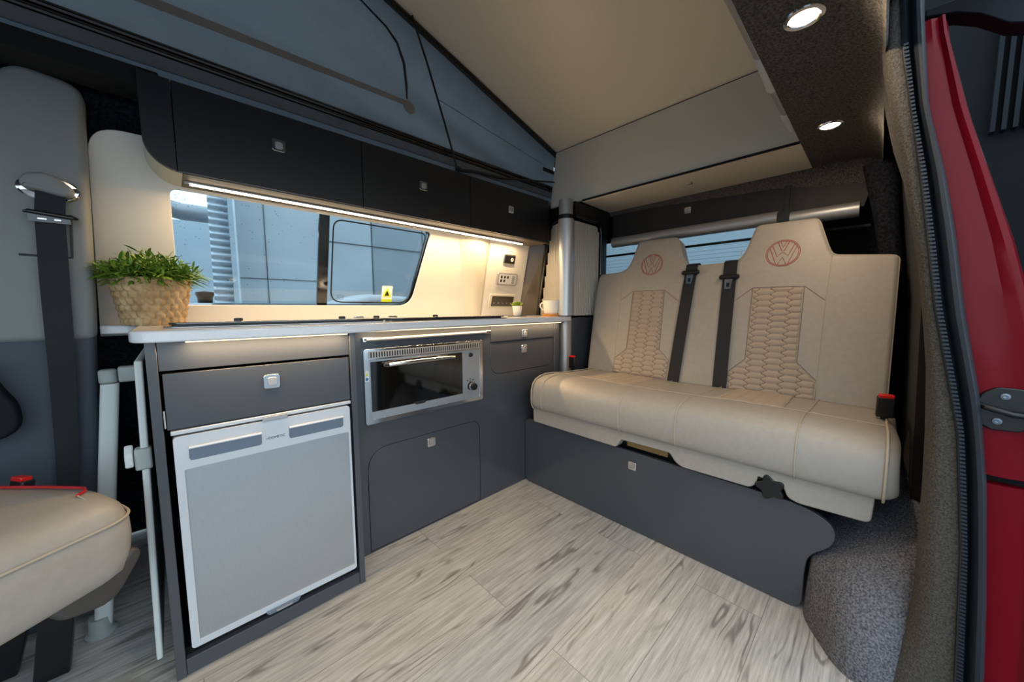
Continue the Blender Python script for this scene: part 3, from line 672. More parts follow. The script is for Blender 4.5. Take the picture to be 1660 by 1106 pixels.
def leaf(bm, p, d, L, w):
    d = d.normalized(); sd = d.cross(V((0, 0, 1)));
    if sd.length < .05: sd = V((1, 0, 0))
    sd = (sd.normalized()+V([random.uniform(-.5, .5) for _ in range(3)])).normalized(); sd = (sd-d*sd.dot(d)).normalized(); nn = sd.cross(d)
    prev = None
    for t, ww in ((0, .25), (.3, .9), (.6, .85), (.85, .4), (1, .0)):
        c = p+d*L*t-V((0, 0, 1))*L*.25*t*t
        if ww: cur = [bm.verts.new(c-sd*w*ww), bm.verts.new(c+nn*w*.25), bm.verts.new(c+sd*w*ww)]
        else: cur = [bm.verts.new(c)]
        if prev:
            if len(cur) == 3:
                bm.faces.new((prev[0], prev[1], cur[1], cur[0])); bm.faces.new((prev[1], prev[2], cur[2], cur[1]))
            else: bm.faces.new((prev[0], prev[1], cur[0])); bm.faces.new((prev[1], prev[2], cur[0]))
        prev = cur
for k in range(210):
    a = random.uniform(0, 2*pi); rr = .070*math.sqrt(random.random()); base = bc+V((cos(a)*rr, sin(a)*rr, .125))
    out = V((cos(a), sin(a), 0))*(rr/.07); dirv = (out*1.1+V((random.uniform(-.4, .4), random.uniform(-.4, .4), random.uniform(.55, 1.25)))).normalized()
    H = random.uniform(.04, .085)*(1.15-.45*rr/.07)
    if k % 3 == 0: tube(bm, [base, base+dirv*H], .0011, 4)
    for q in range(8):
        t = .15+.85*q/7; b0 = base+dirv*H*t; ang = q*2.4+k
        s1 = dirv.orthogonal().normalized(); s2 = dirv.cross(s1); dl = (dirv*(.5+.5*t)+(s1*cos(ang)+s2*sin(ang))*.8).normalized()
        leaf(bm, b0, dl, random.uniform(.026, .046), random.uniform(.0032, .0048))
ob = obj('foliage', bm, M['leaf'], pl); ob['kind'] = 'stuff'

# succulent, dark coaster, mug on wooden coaster
sc_ = V((1.455, 1.465, .8348))
b_ = NB(); lathe(b_, [(0, 0), (.055, 0), (.056, .0025), (0, .003)], sc_, 28)
tag(obj('coaster', b_, M['black'], bevel=.0005), 'thin dark coaster under the small white succulent pot', 'coaster')
sp_ = thing('succulent', 'small green succulent in a white square-sided pot by the control board', 'plant', sc_+V((0, 0, .003)))
b_ = NB(); lathe(b_, [(0, 0), (.021, 0), (.0225, .005), (.029, .056), (.027, .057), (.024, .050), (0, .050)], sc_+V((0, 0, .0032)), 24); obj('pot', b_, M['pot'], sp_, smooth=True)
b_ = NB()
for k in range(34):
    a = k*2.4; el = .15+.035*k; r_ = .004; dv = V((cos(a)*cos(el), sin(a)*cos(el), sin(el)+.2)).normalized(); p0 = sc_+V((0, 0, .056)); L = .044-.0004*k
    sd = dv.orthogonal().normalized(); s2 = dv.cross(sd)
    rings = [[p0+dv*L*t+sd*cos(q/6*2*pi)*w_*.9+s2*sin(q/6*2*pi)*w_*.6 for q in range(6)] for t, w_ in ((0, .002), (.3, .0065), (.6, .0075), (.85, .0045), (1, .0005))]
    loft(b_, rings)
obj('leaves', b_, M['leaf2'], sp_, smooth=True, auto=False)
mc = V((1.597, 1.318, .8348))
b_ = NB(); lathe(b_, [(0, 0), (.058, 0), (.060, .004), (.060, .011), (.057, .013), (0, .013)], mc, 36)
tag(obj('coaster', b_, M['wood'], smooth=True), 'round orange wooden coaster under the white mug', 'coaster')
mg = thing('mug', 'white mug standing on the round wooden coaster', 'mug', mc+V((0, 0, .0135)))
b_ = NB(); lathe(b_, [(0, 0), (.043, 0), (.047, .004), (.051, .03), (.0545, .076), (.0525, .0765), (.049, .03), (.043, .008), (0, .007)], mc+V((0, 0, .0135)), 40); obj('cup', b_, M['pot'], mg, smooth=True)
hx = V((-.70, .71, 0)); 
b_ = NB(); tube(b_, [mc+V((0, 0, .0135))+hx*r+V((0, 0, z)) for r, z in ((.050, .060), (.061, .063), (.069, .055), (.070, .042), (.063, .029), (.051, .022))], .0042, 10); obj('handle', b_, M['pot'], mg, smooth=True)

# ------------------------------------------------------------ overhead lockers, front plane y = 1.40
YL = 1.40; ZB0, ZT = 1.2692, 1.5136
lk = thing('overhead_locker', 'long black overhead locker with three latched doors above the window', 'locker', (.85, 1.5, 1.27))
FLk = FY(YL)
def endp(x0, x1, r): return roundpoly([(x0, ZB0), (x1, ZB0), (x1, ZT), (x0, ZT)], [r, 0, 0, 0], 10)
ep = endp(-.024, .0405, .075)
# fixed rounded end panel
ep = [(-.024, ZT), (-.024, 1.345)]+[(-.024+.075*(1-cos(a)), 1.345-.075*sin(a)) for a in [k/10*pi/2 for k in range(1, 10)]]+[(.0405, ZB0), (.0405, ZT)]
b_ = NB(); plate(b_, FLk, ep, -.016, 0); obj('end_panel', b_, M['lock'], lk, bevel=.001)
# rounded underside strip running back to the wall
pth = [(-.024, 1.50), (-.024, 1.345)]+[(-.024+.075*(1-cos(a)), 1.345-.075*sin(a)) for a in [k/10*pi/2 for k in range(1, 11)]]
pth += [(.052, ZB0+.0)]
b_ = NB()
for (xa, za), (xb, zb) in zip(pth, pth[1:]):
    def yb(z): return YW(z)-.014
    quadprism(b_, [(xa, YL+.0165, za), (xb, YL+.0165, zb), (xb, yb(zb), zb), (xa, yb(za), za)], (.0, .0, .003))
bmesh.ops.remove_doubles(b_, verts=b_.verts, dist=1e-5)
obj('curved_end', b_, M['cream'], lk)
xs = [.0425, .5035, .997, 1.665]
dxs = [(.0425, .5675), (.5705, 1.0725), (1.0755, 1.665)]
# door seams from the photograph: x = .031, .402, .77 times 1.40
dxs = [(.0425, .5605), (.5635, 1.0765), (1.0795, 1.655)]
for (a, b) in dxs:
    d = obj('door', box(a, b, YL, YL+.016, ZB0+.002, ZT), M['lock'], lk, bevel=.001)
    lx = {0: .291, 1: .822, 2: 1.345}[dxs.index((a, b))]
    latch(d, Fr((lx, YL, {0: 1.413, 1: 1.407, 2: 1.405}[dxs.index((a, b))]), (1, 0, 0), (0, 0, 1)), .0185)
obj('underside', box(.053, 1.67, YL+.017, 1.568, ZB0+.0005, ZB0+.012), mat('taupe_gloss_board', (112, 100, 86), .5), lk)
obj('carcass', box(.06, 1.66, YL+.02, 1.50, ZB0+.014, ZT-.002), M['lock'], lk)
bm = NB(); quadprism(bm, [(1.655, YL, ZB0), (1.655, YL, ZT), (1.69, YL+.02, ZT), (1.69, YL+.02, ZB0)], (0, .02, 0)); obj('rear_stile', bm, M['lock'], lk)
led_strip('led_strip_light', 'bright warm LED strip under the overhead locker along the window', .069, 1.525, 1.492, 1.2645, 9.5, .0065, 'led', slope=-.004)
obj_ = led_strip

# ------------------------------------------------------------ wall pieces right of the window
def wquad(name, pts, off0, off1, m, **k):
    b_ = NB(); plate(b_, WF, [(x, wv(z)) for x, z in pts], off0, off1); return struct(name, b_, m, **k)
# rounded cream body pillar
bm = NB(); rows = []
for z in (.83, 1.0, 1.15, 1.40):
    t = (z-.83)/.45; x0 = 1.245-.12*t; x1 = 1.36-.02*t; row = []
    for k in range(9):
        s = k/8; row.append(WF(x0+(x1-x0)*s, wv(z), .013+.032*sin(pi*s)))
    row.append(WF(x1, wv(z), .0)); row.append(WF(x0, wv(z), .0)); rows.append(row)
loft(bm, rows); struct('trim_8', bm, M['cream'], smooth=True)
cb = thing('control_board', 'white board with heater and power controls beside the window', 'board', (1.5, 1.66, .84))
b_ = NB(); plate(b_, WF, [(1.352, wv(.836)), (1.668, wv(.836)), (1.650, wv(1.28)), (1.335, wv(1.28))], .013, .030); obj('board', b_, M['wpanel'], cb, bevel=.001)
def dev(name, x0, x1, z0, z1, m, d=.008, r=.008):
    b_ = NB(); plate(b_, WF, rrect(x0, x1, wv(z0), wv(z1), r), .0302, .030+d); return obj(name, b_, m, cb, bevel=.002)
s1 = dev('switch_plate', 1.452, 1.545, 1.155, 1.212, M['chrome'], .007, .004)
b_ = NB(); plate(b_, WF, rrect(1.460, 1.538, wv(1.161), wv(1.206), .003), .0372, .040); q = obj('switch_face', b_, M['black'], s1)
b_ = NB(); lathe(b_, [(.008, 0), (.012, .003), (.008, .006), (.004, .003)], WF(1.512, wv(1.184), .040), 18, axis=WF.n); obj('socket', b_, M['cream'], s1, smooth=True)
s2 = dev('control_unit', 1.423, 1.588, 1.032, 1.105, M['alu'], .010, .012)
b_ = NB(); plate(b_, WF, rrect(1.434, 1.577, wv(1.040), wv(1.097), .008), .0402, .0415); q = obj('control_face', b_, M['silver'], s2)
b_ = NB()
for r_, zz in ((0, 1.081), (1, 1.059)):
    for c_ in range(3 if r_ == 0 else 2):
        x = 1.452+c_*.026; obj('button', plate(NB(), WF, rrect(x-.007, x+.007, wv(zz-.008), wv(zz+.008), .004, 4), .0416, .0424), M['screen'], s2)
for c_ in range(4): obj('indicator', plate(NB(), WF, rrect(1.540, 1.562, wv(1.048+c_*.012), wv(1.053+c_*.012), .001, 2), .0416, .0424), M['screen'], s2)
s3 = dev('heater_panel', 1.385, 1.605, .893, .978, M['cream'], .010, .012)
b_ = NB(); plate(b_, WF, rrect(1.404, 1.586, wv(.905), wv(.966), .004), .0402, .0415); q = obj('display', b_, M['screen'], s3)
b_ = NB()
for c_ in range(5): obj('display_light', lathe(NB(), [(0, 0), (.003, 0), (.003, .0004), (0, .0004)], WF(1.425+c_*.035, wv(.925), .0416), 8, axis=WF.n), M['silver'], s3)
# glossy dark splash panel between board and tall cabinet
b_ = NB(); quadprism(b_, [(1.672, YW(.836)-.016, .836), (1.798, 1.603, .836), (1.748, 1.482, 1.28), (1.655, YW(1.28)-.016, 1.28)], (0, .008, 0))
struct('trim_9', b_, mat('dark_taupe_gloss', (92, 84, 74), .12, coat=.8))
xb = NB(); bx(xb, 1.56, 1.66, 1.555, 1.575, 1.262, 1.268); xb.free()

# ------------------------------------------------------------ tall tambour cabinet and post
tcab = thing('tall_cabinet', 'tall corner cabinet with aluminium tambour shutters beside the bench', 'cabinet', (1.8, 1.4, 0))
PX, PYc = 1.622, 1.246
# lit diagonal side: from the post back to the wall
A = V((1.655, 1.285, 0)); B = V((1.80, 1.60, 0)); dv = (B-A); ln = dv.length; u = dv.normalized(); nn = V((-u.y, u.x, 0))
if nn.x > 0: nn = -nn
def slats(P0, u, n, length, z0, z1, name, m, w=.0135, topf=None):
    bm = NB(); N = max(3, int(length/w)); ww = length/N
    for k in range(N):
        zt = topf((k+.5)/N) if topf else z1
        base = [P0+u*(ww*(k+a_))+n*b_+V((0, 0, z0)) for a_, b_ in ((.09, -.006), (.10, -.001), (.20, .0015), (.5, .0028), (.80, .0015), (.90, -.001), (.91, -.006))]
        quadprism(bm, base, (0, 0, zt-z0))
    quadprism(bm, [P0-n*.0025+V((0, 0, z0)), P0+u*length-n*.0025+V((0, 0, z0)), P0+u*length-n*.0025+V((0, 0, zt)), P0-n*.0025+V((0, 0, z1 if not topf else topf(0)))], n*-.003, 1)
    return obj(name, bm, [m, M['gap']], tcab, smooth=True)
slats(A, u, nn, ln-.02, .838, 1.38, 'tambour_shutter', M['tambour'], .0215, topf=lambda t: min(1.38, .836+(1-t)*1.068))
# slatted inner side facing the bench
slats(V((1.670, 1.222, 0)), V((1, 0, 0)), V((0, -1, 0)), .255, .838, 1.372, 'tambour_shutter', M['tambour'], .0165, topf=lambda t: 1.372-(.05*max(0, (t-.85)/.15)**2))
# frame around the lit side
b_ = NB()
def TS(t, z): return A+(B-A)*t+nn*.010+V((0, 0, z))
fp = [TS(1.0, .836), TS(.86, .985), TS(.70, 1.157), TS(.58, 1.285), TS(.52, 1.345), TS(.46, 1.38), TS(.36, 1.396), TS(.15, 1.402), TS(0, 1.402)]
tube(b_, fp, .011, 8); obj('shutter_frame', b_, M['satin'], tcab, smooth=True)
b_ = NB(); tube(b_, [(1.668, 1.212, 1.395), (1.75, 1.212, 1.392), (1.88, 1.212, 1.386), (1.915, 1.212, 1.372), (1.930, 1.212, 1.34), (1.930, 1.212, .834)], .0065, 8); obj('shutter_frame', b_, M['satin'], tcab, smooth=True)
# upper fascia boards
b_ = NB(); quadprism(b_, [(1.668, 1.215, 1.40), (1.668, 1.215, 1.476), (2.03, 1.218, 1.476), (2.03, 1.218, 1.36), (1.95, 1.218, 1.385)], (0, .015, 0)); obj('fascia', b_, M['lock'], tcab)
b_ = NB(); quadprism(b_, [A+V((0, 0, 1.40)), A+V((0, 0, 1.476)), B+V((0, 0, 1.476)), B+V((0, 0, 1.40))], nn*-.012); obj('fascia', b_, M['lock'], tcab)
b_ = NB(); quadprism(b_, [(1.79, 1.60, .81), (1.79, 1.58, .9), (1.76, 1.47, 1.34), (1.72, 1.40, 1.42), (1.98, 1.45, 1.42), (1.98, 1.62, .81)], (.04, 0, 0)); obj('carcass', b_, M['lock'], tcab)
obj('rear_edge', box(1.936, 2.0, 1.214, 1.26, .002, 1.395), M['lock'], tcab, bevel=.003)
obj('rear_side', box(1.985, 2.0, 1.26, 1.60, .002, 1.39), M['lock'], tcab)
obj('lower_panel', box(1.655, 1.935, 1.222, 1.24, .002, .826), M['cab'], tcab, bevel=.001)
# post
post = obj('post', lathe(NB(), [(.039, .002), (.039, .826), (0, .826), (0, .002), (.039, .002)][:-1] + [], (PX, PYc, 0), 40), M['alu'], tcab, smooth=True)
b_ = NB(); lathe(b_, [(0, .002), (.039, .002), (.039, .822), (0, .822)], (PX, PYc, 0), 40); bpy.data.objects.remove(post); obj('post', b_, M['alu'], tcab, smooth=True)
b_ = NB(); lathe(b_, [(0, .840), (.0435, .840), (.0435, 1.372), (0, 1.372)], (PX+.004, PYc, 0), 40); obj('post', b_, mat('bright_aluminium', (196, 200, 206), .38, .6), tcab, smooth=True)
b_ = NB(); lathe(b_, [(0, 1.396), (.039, 1.396), (.039, 1.476), (0, 1.476)], (PX, PYc, 0), 40); obj('post', b_, M['alu'], tcab, smooth=True)
for z0, z1 in ((.823, .839), (1.373, 1.395)):
    b_ = NB(); lathe(b_, [(0, z0), (.041, z0), (.041, z1), (0, z1)], (PX, PYc, 0), 40); obj('post_collar', b_, M['black'], tcab, smooth=True)

# ------------------------------------------------------------ bench seat
bs = thing('bench_seat', 'cream leather two-person bench seat with quilted panels and grey base board', 'seat', (1.5, .56, 0))
th = radians(15); bup = V((sin(th), 0, cos(th))); bn = V((-cos(th), 0, sin(th))); BO = V((1.70, 0, .50))
def BP(y, v, d=0): return BO+V((0, y, 0))+bup*v+bn*d
# base board
FB = lambda y, z, d: V((1.262+.018-d, y, z))
bd = roundpoly([(1.215, .0015), (1.215, .325), (.62, .319), (.22, .318), (.115, .316), (.045, .285), (.045, .225), (.098, .178), (.104, .0015+.12), (.104, .0015)], [.03, .03, .2, .05, .06, .05, .05, .05, .03, .035], 8)
b_ = NB(); quadprism(b_, [V((1.262, y, z)) for y, z in bd], (.016, 0, 0)); bb = obj('base_board', b_, M['cab'], bs, bevel=.0015)
latch(bb, Fr((1.262, .634, .264), (0, -1, 0), (0, 0, 1)), .0165)
obj('base_frame', box(1.30, 1.66, .22, 1.17, .02, .36), M['black'], bs)
b_ = NB(); bx(b_, 1.285, 1.60, .12, 1.16, .335, .365); obj('seat_frame', b_, M['black'], bs, bevel=.004)
b_ = NB(); bx(b_, 1.262, 1.275, .50, .66, .338, .362); obj('pull_handle', b_, mat('brass_bracket', (150, 122, 84), .35, .6), bs, bevel=.003)
# cushion: lofted profile
prof = [(1.285, .405), (1.225, .402), (1.207, .412), (1.199, .43), (1.195, .46), (1.197, .495), (1.206, .522), (1.224, .541), (1.255, .553), (1.30, .559), (1.36, .557), (1.42, .549), (1.50, .545), (1.60, .541), (1.70, .537), (1.715, .525), (1.715, .45), (1.70, .41), (1.50, .402)]
yc0, yc1 = -.060, 1.135; rr_ = .05
stat = [(yc0+rr_*(1-cos(a)), rr_*.62*(1-sin(a))) for a in [k/7*pi/2 for k in range(8)]]
stat += [(y, 0) for y in (.1, .25, .45, .66, .86, .98)]
stat += [(yc1-rr_*(1-cos(a)), rr_*.62*(1-sin(a))) for a in [k/7*pi/2 for k in range(7, -1, -1)]]
rings = []
for y, d in stat:
    pr = inset(prof, d); rings.append([V((x, y+(.004*noise.noise(V((x*9, y*6, z*9)))), z+.004*sin(y*7)*(z > .5))) for x, z in pr])
bm = NB(); loft(bm, rings); cu = obj('seat_cushion', bm, M['leather'], bs, smooth=True, auto=False, sub=1)
def onprof(y, d=.0008, i0=1, i1=14):
    return [V((x, y, z+.004*sin(y*7)*(z > .5))) for x, z in inset(prof, -d)[i0:i1+1]]
bm = NB()
for y in (1.053, .665, .455, .135): tube(bm, onprof(y, .0002), .0021, 6)
tube(bm, [V((1.395, y, .5535+.004*sin(y*7))) for y in [-.03+k*.058 for k in range(20)]], .0018, 6)
obj('seams', bm, M['seam'], cu, smooth=True)
for yq in (-.035, 1.112): obj('piping', tube(NB(), onprof(yq, .000), .003, 8), M['seam'], cu, smooth=True)
# skirt under the cushion, cut away round handle and knob
sk = [(1.132, .335), (1.132, .408), (-.022, .408), (-.018, .335), (.125, .330), (.150, .338), (.160, .365), (.222, .376), (.226, .350), (.240, .334), (.44, .332), (.462, .343), (.482, .370), (.668, .368), (.682, .345), (.69, .332)]
sk = roundpoly(sk, [.012, 0, 0, .015, .01, .01, .006, .006, .006, .01, .012, .01, .006, .006, .01, .012], 4)
b_ = NB(); quadprism(b_, [V((1.232, y, z)) for y, z in sk], (.045, 0, 0)); obj('seat_skirt', b_, M['leather'], cu, bevel=.006, segs=3)
# star knob
b_ = NB(); kp = [(.032*(1+.2*cos(5*a))*cos(a), .032*(1+.2*cos(5*a))*sin(a)) for a in [k/40*2*pi for k in range(40)]]
quadprism(b_, [V((1.228, .190+a, .352+b)) for a, b in kp], (.024, 0, 0)); obj('star_knob', b_, M['black'], bs, bevel=.003)
b_ = NB(); tube(b_, [V((1.25, .148+.005*sin(k*.9), .372-k*.003)) for k in range(12)], .0035, 6); obj('knob_shaft', b_, M['alu'], bs)

# quilting
def quilt(name, parent, P, poly, W=.0760, H=.0255, amp=.0052, step=.0026, edge_r=.004, rot=False):
    """flattened honeycomb pads as real relief; thread grooves get the thread material"""
    xs_ = [p[0] for p in poly]; ys_ = [p[1] for p in poly]
    nx = int((max(xs_)-min(xs_))/step)+1; ny = int((max(ys_)-min(ys_))/step)+1
    bm = NB(); vt = {}
    s3 = math.sqrt(3)
    def hexm(x, y):
        X = x/(W/2); Y = y/(H/s3)
        best = 9
        ci = round(X/1.5)
        for i in (ci-1, ci, ci+1):
            off = (s3/2) if i % 2 else 0
            cj = round((Y-off)/s3); ax = abs(X-i*1.5); ay = abs(Y-off-cj*s3)
            m = max(ay/(s3/2), (ax*s3/2+ay/2)/(s3/2)); best = min(best, m)
        return best
    for i in range(nx+1):
        for j in range(ny+1):
            x = min(xs_)+i*step; y = min(ys_)+j*step
            if inpoly(x, y, poly):
                m = hexm(x, y); e = segd(x, y, poly)
                h = amp*(1-min(1, m)**3)*min(1, e/.006)
                vt[i, j] = (bm.verts.new(P(x, y, h)), m, e)
    for i in range(nx):
        for j in range(ny):
            q = [vt.get(k) for k in ((i, j), (i+1, j), (i+1, j+1), (i, j+1))]
            if all(q):
                f = bm.faces.new([a[0] for a in q]); m = sum(a[1] for a in q)/4
                f.material_index = 1 if m > .935 else 0
    return obj(name, bm, [M['quilt'], M['thread']], parent, smooth=True, auto=False)

# backrest outline in (y, v)
bo = [(-.040, .02), (-.042, .586), (.135, .606), (.150, .640), (.188, .768), (.405, .772), (.436, .648), (.462, .612), (.66, .610), (.695, .640), (.738, .772), (.955, .778), (.985, .645), (1.02, .608), (1.172, .602), (1.178, .46), (1.150, .02)]
bo_raw = bo; bo_r = [.02, .025, .02, .05, .025, .025, .05, .05, .03, .04, .025, .025, .05, .05, .025, .1, .02]
bo = roundpoly(bo, [.02, .025, .02, .05, .025, .025, .05, .05, .03, .04, .025, .025, .05, .05, .025, .1, .02], 5)
bm = NB(); puffy(bm, lambda y, v, d: BP(y, v, d-.095), (bo_raw, bo_r, 5), .095, .017, seg=5)
br_ = obj('backrest', bm, M['leather'], bs, smooth=True, auto=False)
bm = NB(); tube(bm, [BP(y, v, -.008) for y, v in inset(bo, .0035)], .0024, 6, closed=True); obj('piping', bm, M['seam'], br_, smooth=True)
# vertical seams and diagonal stitch lines
def lines(name, parent, L, r, m, d=.0006):
    bm = NB()
    for l in L:
        pts = []
        for (a, b), (c, e) in zip(l, l[1:]):
            n = max(1, int(math.hypot(c-a, e-b)/.02)); pts += [(a+(c-a)*k/n, b+(e-b)*k/n) for k in range(n)]
        pts.append(l[-1]); tube(bm, [BP(y, v, d) for y, v in pts], r, 5)
    return obj(name, bm, m, parent)
qL = [(.939, .487), (.769, .487), (.752, .179), (.700, .130), (.700, .036), (.990, .036), (.990, .112), (.928, .167)]
qR = [(.388, .480), (.213, .480), (.211, .171), (.149, .108), (.147, .030), (.441, .030), (.441, .107), (.384, .167)]
lines('seams', br_, [[(1.022, .600), (1.006, .440), (.990, .112), (.990, .03)], [(.672, .615), (.692, .430), (.699, .03)], [(.140, .605), (.146, .42), (.149, .03)], [(.447, .66), (.447, .03)]], .0013, M['seam'])
lines('stitching', br_, [qL+[qL[0]], qR+[qR[0]], [(.939, .487), (1.005, .438)], [(.769, .487), (.694, .428)], [(.388, .480), (.449, .424)], [(.213, .480), (.147, .420)]], .0011, M['thread'])
for q in (qL, qR): quilt('quilted_panel', br_, lambda y, v, d: BP(y, v, .0004+d), inset(q, .002))
def topz(x, y): 
    for (xa, za), (xb, zb) in zip(prof[8:15], prof[9:16]):
        if xa <= x <= xb: return za+(zb-za)*(x-xa)/(xb-xa)+.004*sin(y*7)
    return .54
for y0, y1 in ((.725, .945), (.195, .405)):
    quilt('quilted_insert', cu, lambda y, x, d: V((x, y, topz(x, y)+.0006+d)), [(y0, 1.405), (y1, 1.405), (y1-.01, 1.69), (y0+.01, 1.69)], W=.06, H=.0255, amp=.004)
# round stitched emblem: ring with V over W
for cy_, cv_ in ((.857, .631), (.296, .627)):
    R1, R2 = .0575, .0525; asp = .98; L_ = []
    circ = lambda R, a0=0, a1=2*pi, n=48: [(cy_-R*cos(a0+(a1-a0)*k/n), cv_+R*sin(a0+(a1-a0)*k/n)) for k in range(n+1)]
    def mir(p): return [(cy_-a, cv_+b) for a, b in p]+[] 
    s_ = .0525
    def P2(pts): return [(cy_-a*s_, cv_+b*s_) for a, b in pts]
    Vv = P2([(-.36, .93), (-.02-.05, .16), (.07, .16), (.36, .93)])
    Vi = P2([(-.20, .975), (0, .48), (.20, .975)])
    Wo = P2([(-.72, .69), (-.34, -.28), (-.10, .03), (.10, .03), (.34, -.28), (.72, .69)])
    Wi = P2([(-.88, .46), (-.40, -.90), (-.16, -.40+.15), (-.02, -.10), (.02, -.10), (.16, -.25), (.40, -.90), (.88, .46)])
    Wb = P2([(-.28, -.94), (0, -.34), (.28, -.94)])
    Wi = P2([(-.87, .49), (-.37, -.93)]); Wi2 = P2([(.87, .49), (.37, -.93)])
    lines('emblem', br_, [circ(R1), circ(R2), Vv, Vi, Wo, Wi, Wi2, Wb], .0012, M['redthread'])

# seat belts hanging over the backrest
def webbing(bm, P, path, w, th_=.0014):
    """ribbon along path of (y, v, d)"""
    rings = [[P(y-w/2, v, d), P(y+w/2, v, d), P(y+w/2, v, d+th_), P(y-w/2, v, d+th_)] for y, v, d in path]
    loft(bm, rings); return bm
for (y0, y1, vs1, nm) in ((.649, .663, .567, 'black seat belt on the left half of the bench backrest'), (.482, .4655, .533, 'black seat belt on the right half of the bench backrest')):
    sb = thing('seat_belt', nm, 'seat belt', BP(y1, .04, .01), 'bench seat belts')
    path = [(y0, .60, -.07), (y0, .616, -.06), (y0, .622, -.03), (y0, .620, -.012), (y0, .610, .003)]
    path += [(y0+(y1-y0)*k/8, .60-.57*k/8, .006+.003*sin(k/8*pi)) for k in range(9)]
    b_ = NB(); webbing(b_, BP, path, .054); obj('webbing', b_, M['web'], sb)
    yy = y0+(y1-y0)*.08
    b_ = NB(); tube(b_, [BP(yy-.040, vs1, .012), BP(yy-.034, vs1, .012), BP(yy+.034, vs1, .012), BP(yy+.040, vs1, .012)], [.006, .011, .011, .006], 12); tg = obj('belt_guide', b_, M['black'], sb, smooth=True)
    Ff = lambda a, b, d: BP(yy+a, vs1-.036+b, .013+d)
    fr_ = Fr(BP(yy, vs1-.036, .013), (0, -1, 0), bup); fr_.n = bn
    b_ = holed(fr_, roundpoly([(-.017, .024), (-.012, -.022), (.012, -.022), (.017, .024)], .004), [roundpoly([(-.006, .006), (-.006, -.012), (.006, -.012), (.006, .006)], .001)], 0, .003); obj('tongue', b_, M['chrome'], sb)
def buckle(loc, label, rotz=0, tilt=0):
    t = thing('seat_belt_buckle', label, 'buckle', loc)
    b_ = NB(); bx(b_, -.011, .011, -.019, .019, -.05, .012); R_ = Matrix.Translation(loc) @ Matrix.Rotation(rotz, 4, 'Z') @ Matrix.Rotation(tilt, 4, 'Y'); bmesh.ops.transform(b_, matrix=R_, verts=b_.verts); obj('housing', b_, M['black'], t, bevel=.003)
    b_ = NB(); bx(b_, -.012, .006, -.0165, .0165, .010, .020); bmesh.ops.transform(b_, matrix=R_, verts=b_.verts); obj('release_button', b_, M['redplas'], t, bevel=.002)
    b_ = NB(); bx(b_, -.003, .003, -.008, .008, -.12, -.05); bmesh.ops.transform(b_, matrix=R_, verts=b_.verts); obj('stalk', b_, M['black'], t)
buckle(V((1.60, 1.172, .598)), 'black buckle with red button at the left end of the bench')
buckle(V((1.52, -.030, .600)), 'black buckle with red button at the right end of the bench', .1, -.1)

# ------------------------------------------------------------ rear: dark fascia, blind tube, tailgate window
rf = thing('rear_locker', 'dark rear fascia locker with chrome latch above the blind tube', 'locker', (2.04, .6, 1.29))
b_ = NB(); quadprism(b_, [V((2.045, y, z)) for y, z in [(1.20, 1.305), (1.20, 1.459)]+[(y, z+.002) for y, z in zip(YB[1:9], ZB[1:9])]+[(.07, 1.285)]], (.02, 0, 0)); obj('front_board', b_, mat('black_brown_textured_board', (30, 28, 27), .6, bump=.2, bscale=500), rf)
b_ = NB(); bx(b_, 1.985, 2.0445, .301, .344, 1.25, 1.30); bx(b_, 2.035, 2.0445, .312, .330, 1.30, 1.425); obj('strap', b_, M['black'], rf)
latch(rf, Fr((2.044, .751, 1.403), (0, -1, 0), (0, 0, 1)), .017)
b_ = NB(); tube(b_, [(2.01, 1.175, 1.283), (2.01, .345, 1.283)], .030, 20); tag(obj('blind_tube', b_, M['alu'], smooth=True), 'long satin aluminium blind tube left of the black strap behind the headrests', 'blind')
b_ = NB(); tube(b_, [(2.01, .300, 1.270), (2.01, .080, 1.270)], .030, 20); tag(obj('blind_tube', b_, M['alu'], smooth=True), 'short satin aluminium blind tube right of the black strap', 'blind')
RF = Fr((2.22, 0, 0), (0, -1, 0), (0, 0, 1))
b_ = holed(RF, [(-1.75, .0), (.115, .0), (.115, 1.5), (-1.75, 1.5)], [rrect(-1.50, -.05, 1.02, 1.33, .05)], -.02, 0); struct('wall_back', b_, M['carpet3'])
b_ = NB(); plate(b_, RF, rrect(-1.52, -.03, 1.0, 1.35, .05), -.016, -.012); w2 = struct('window_2', b_, M['glass'])
b_ = NB(); plate(b_, RF, rrect(-1.5, -.05, 1.232, 1.246, .001), -.010, -.004); struct('wiper_bar', b_, M['black'], w2)
b_ = NB()
for k in range(9): plate(b_, RF, rrect(-1.48, -.06, 1.05+k*.022, 1.0508+k*.022, .0002, 1), -.011, -.0105)
struct('heating_wires', b_, M['slate'], w2)
b_ = NB(); plate(b_, RF, rrect(-.235, -.04, 1.03, 1.232, .01), -.009, -.003); plate(b_, RF, rrect(-.235, -.04, 1.243, 1.32, .01), -.009, -.003); struct('window_shade', b_, M['gap'], w2)
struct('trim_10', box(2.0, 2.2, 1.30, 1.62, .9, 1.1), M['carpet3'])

# ------------------------------------------------------------ near side: wall panel, pillar, seal, red body, wheel arch
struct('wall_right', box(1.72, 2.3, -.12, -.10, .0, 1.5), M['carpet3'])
bm = NB(); quadprism(bm, [(1.42, -.10, 0), (1.42, -.075, .9), (1.42, -.02, 1.40), (1.42, .03, 1.50), (1.42, -.06, 1.50), (1.42, -.12, .9), (1.42, -.16, 0)], (.78, .0, 0)); struct('wall_right', bm, M['gap'])
bm = NB(); tube(bm, [(1.95, .03, 1.42), (1.96, .0, 1.2), (1.97, -.04, .9), (1.98, -.05, .3)], [.05, .035, .03, .03], 14); struct('trim_11', bm, M['carpet3'], smooth=True)
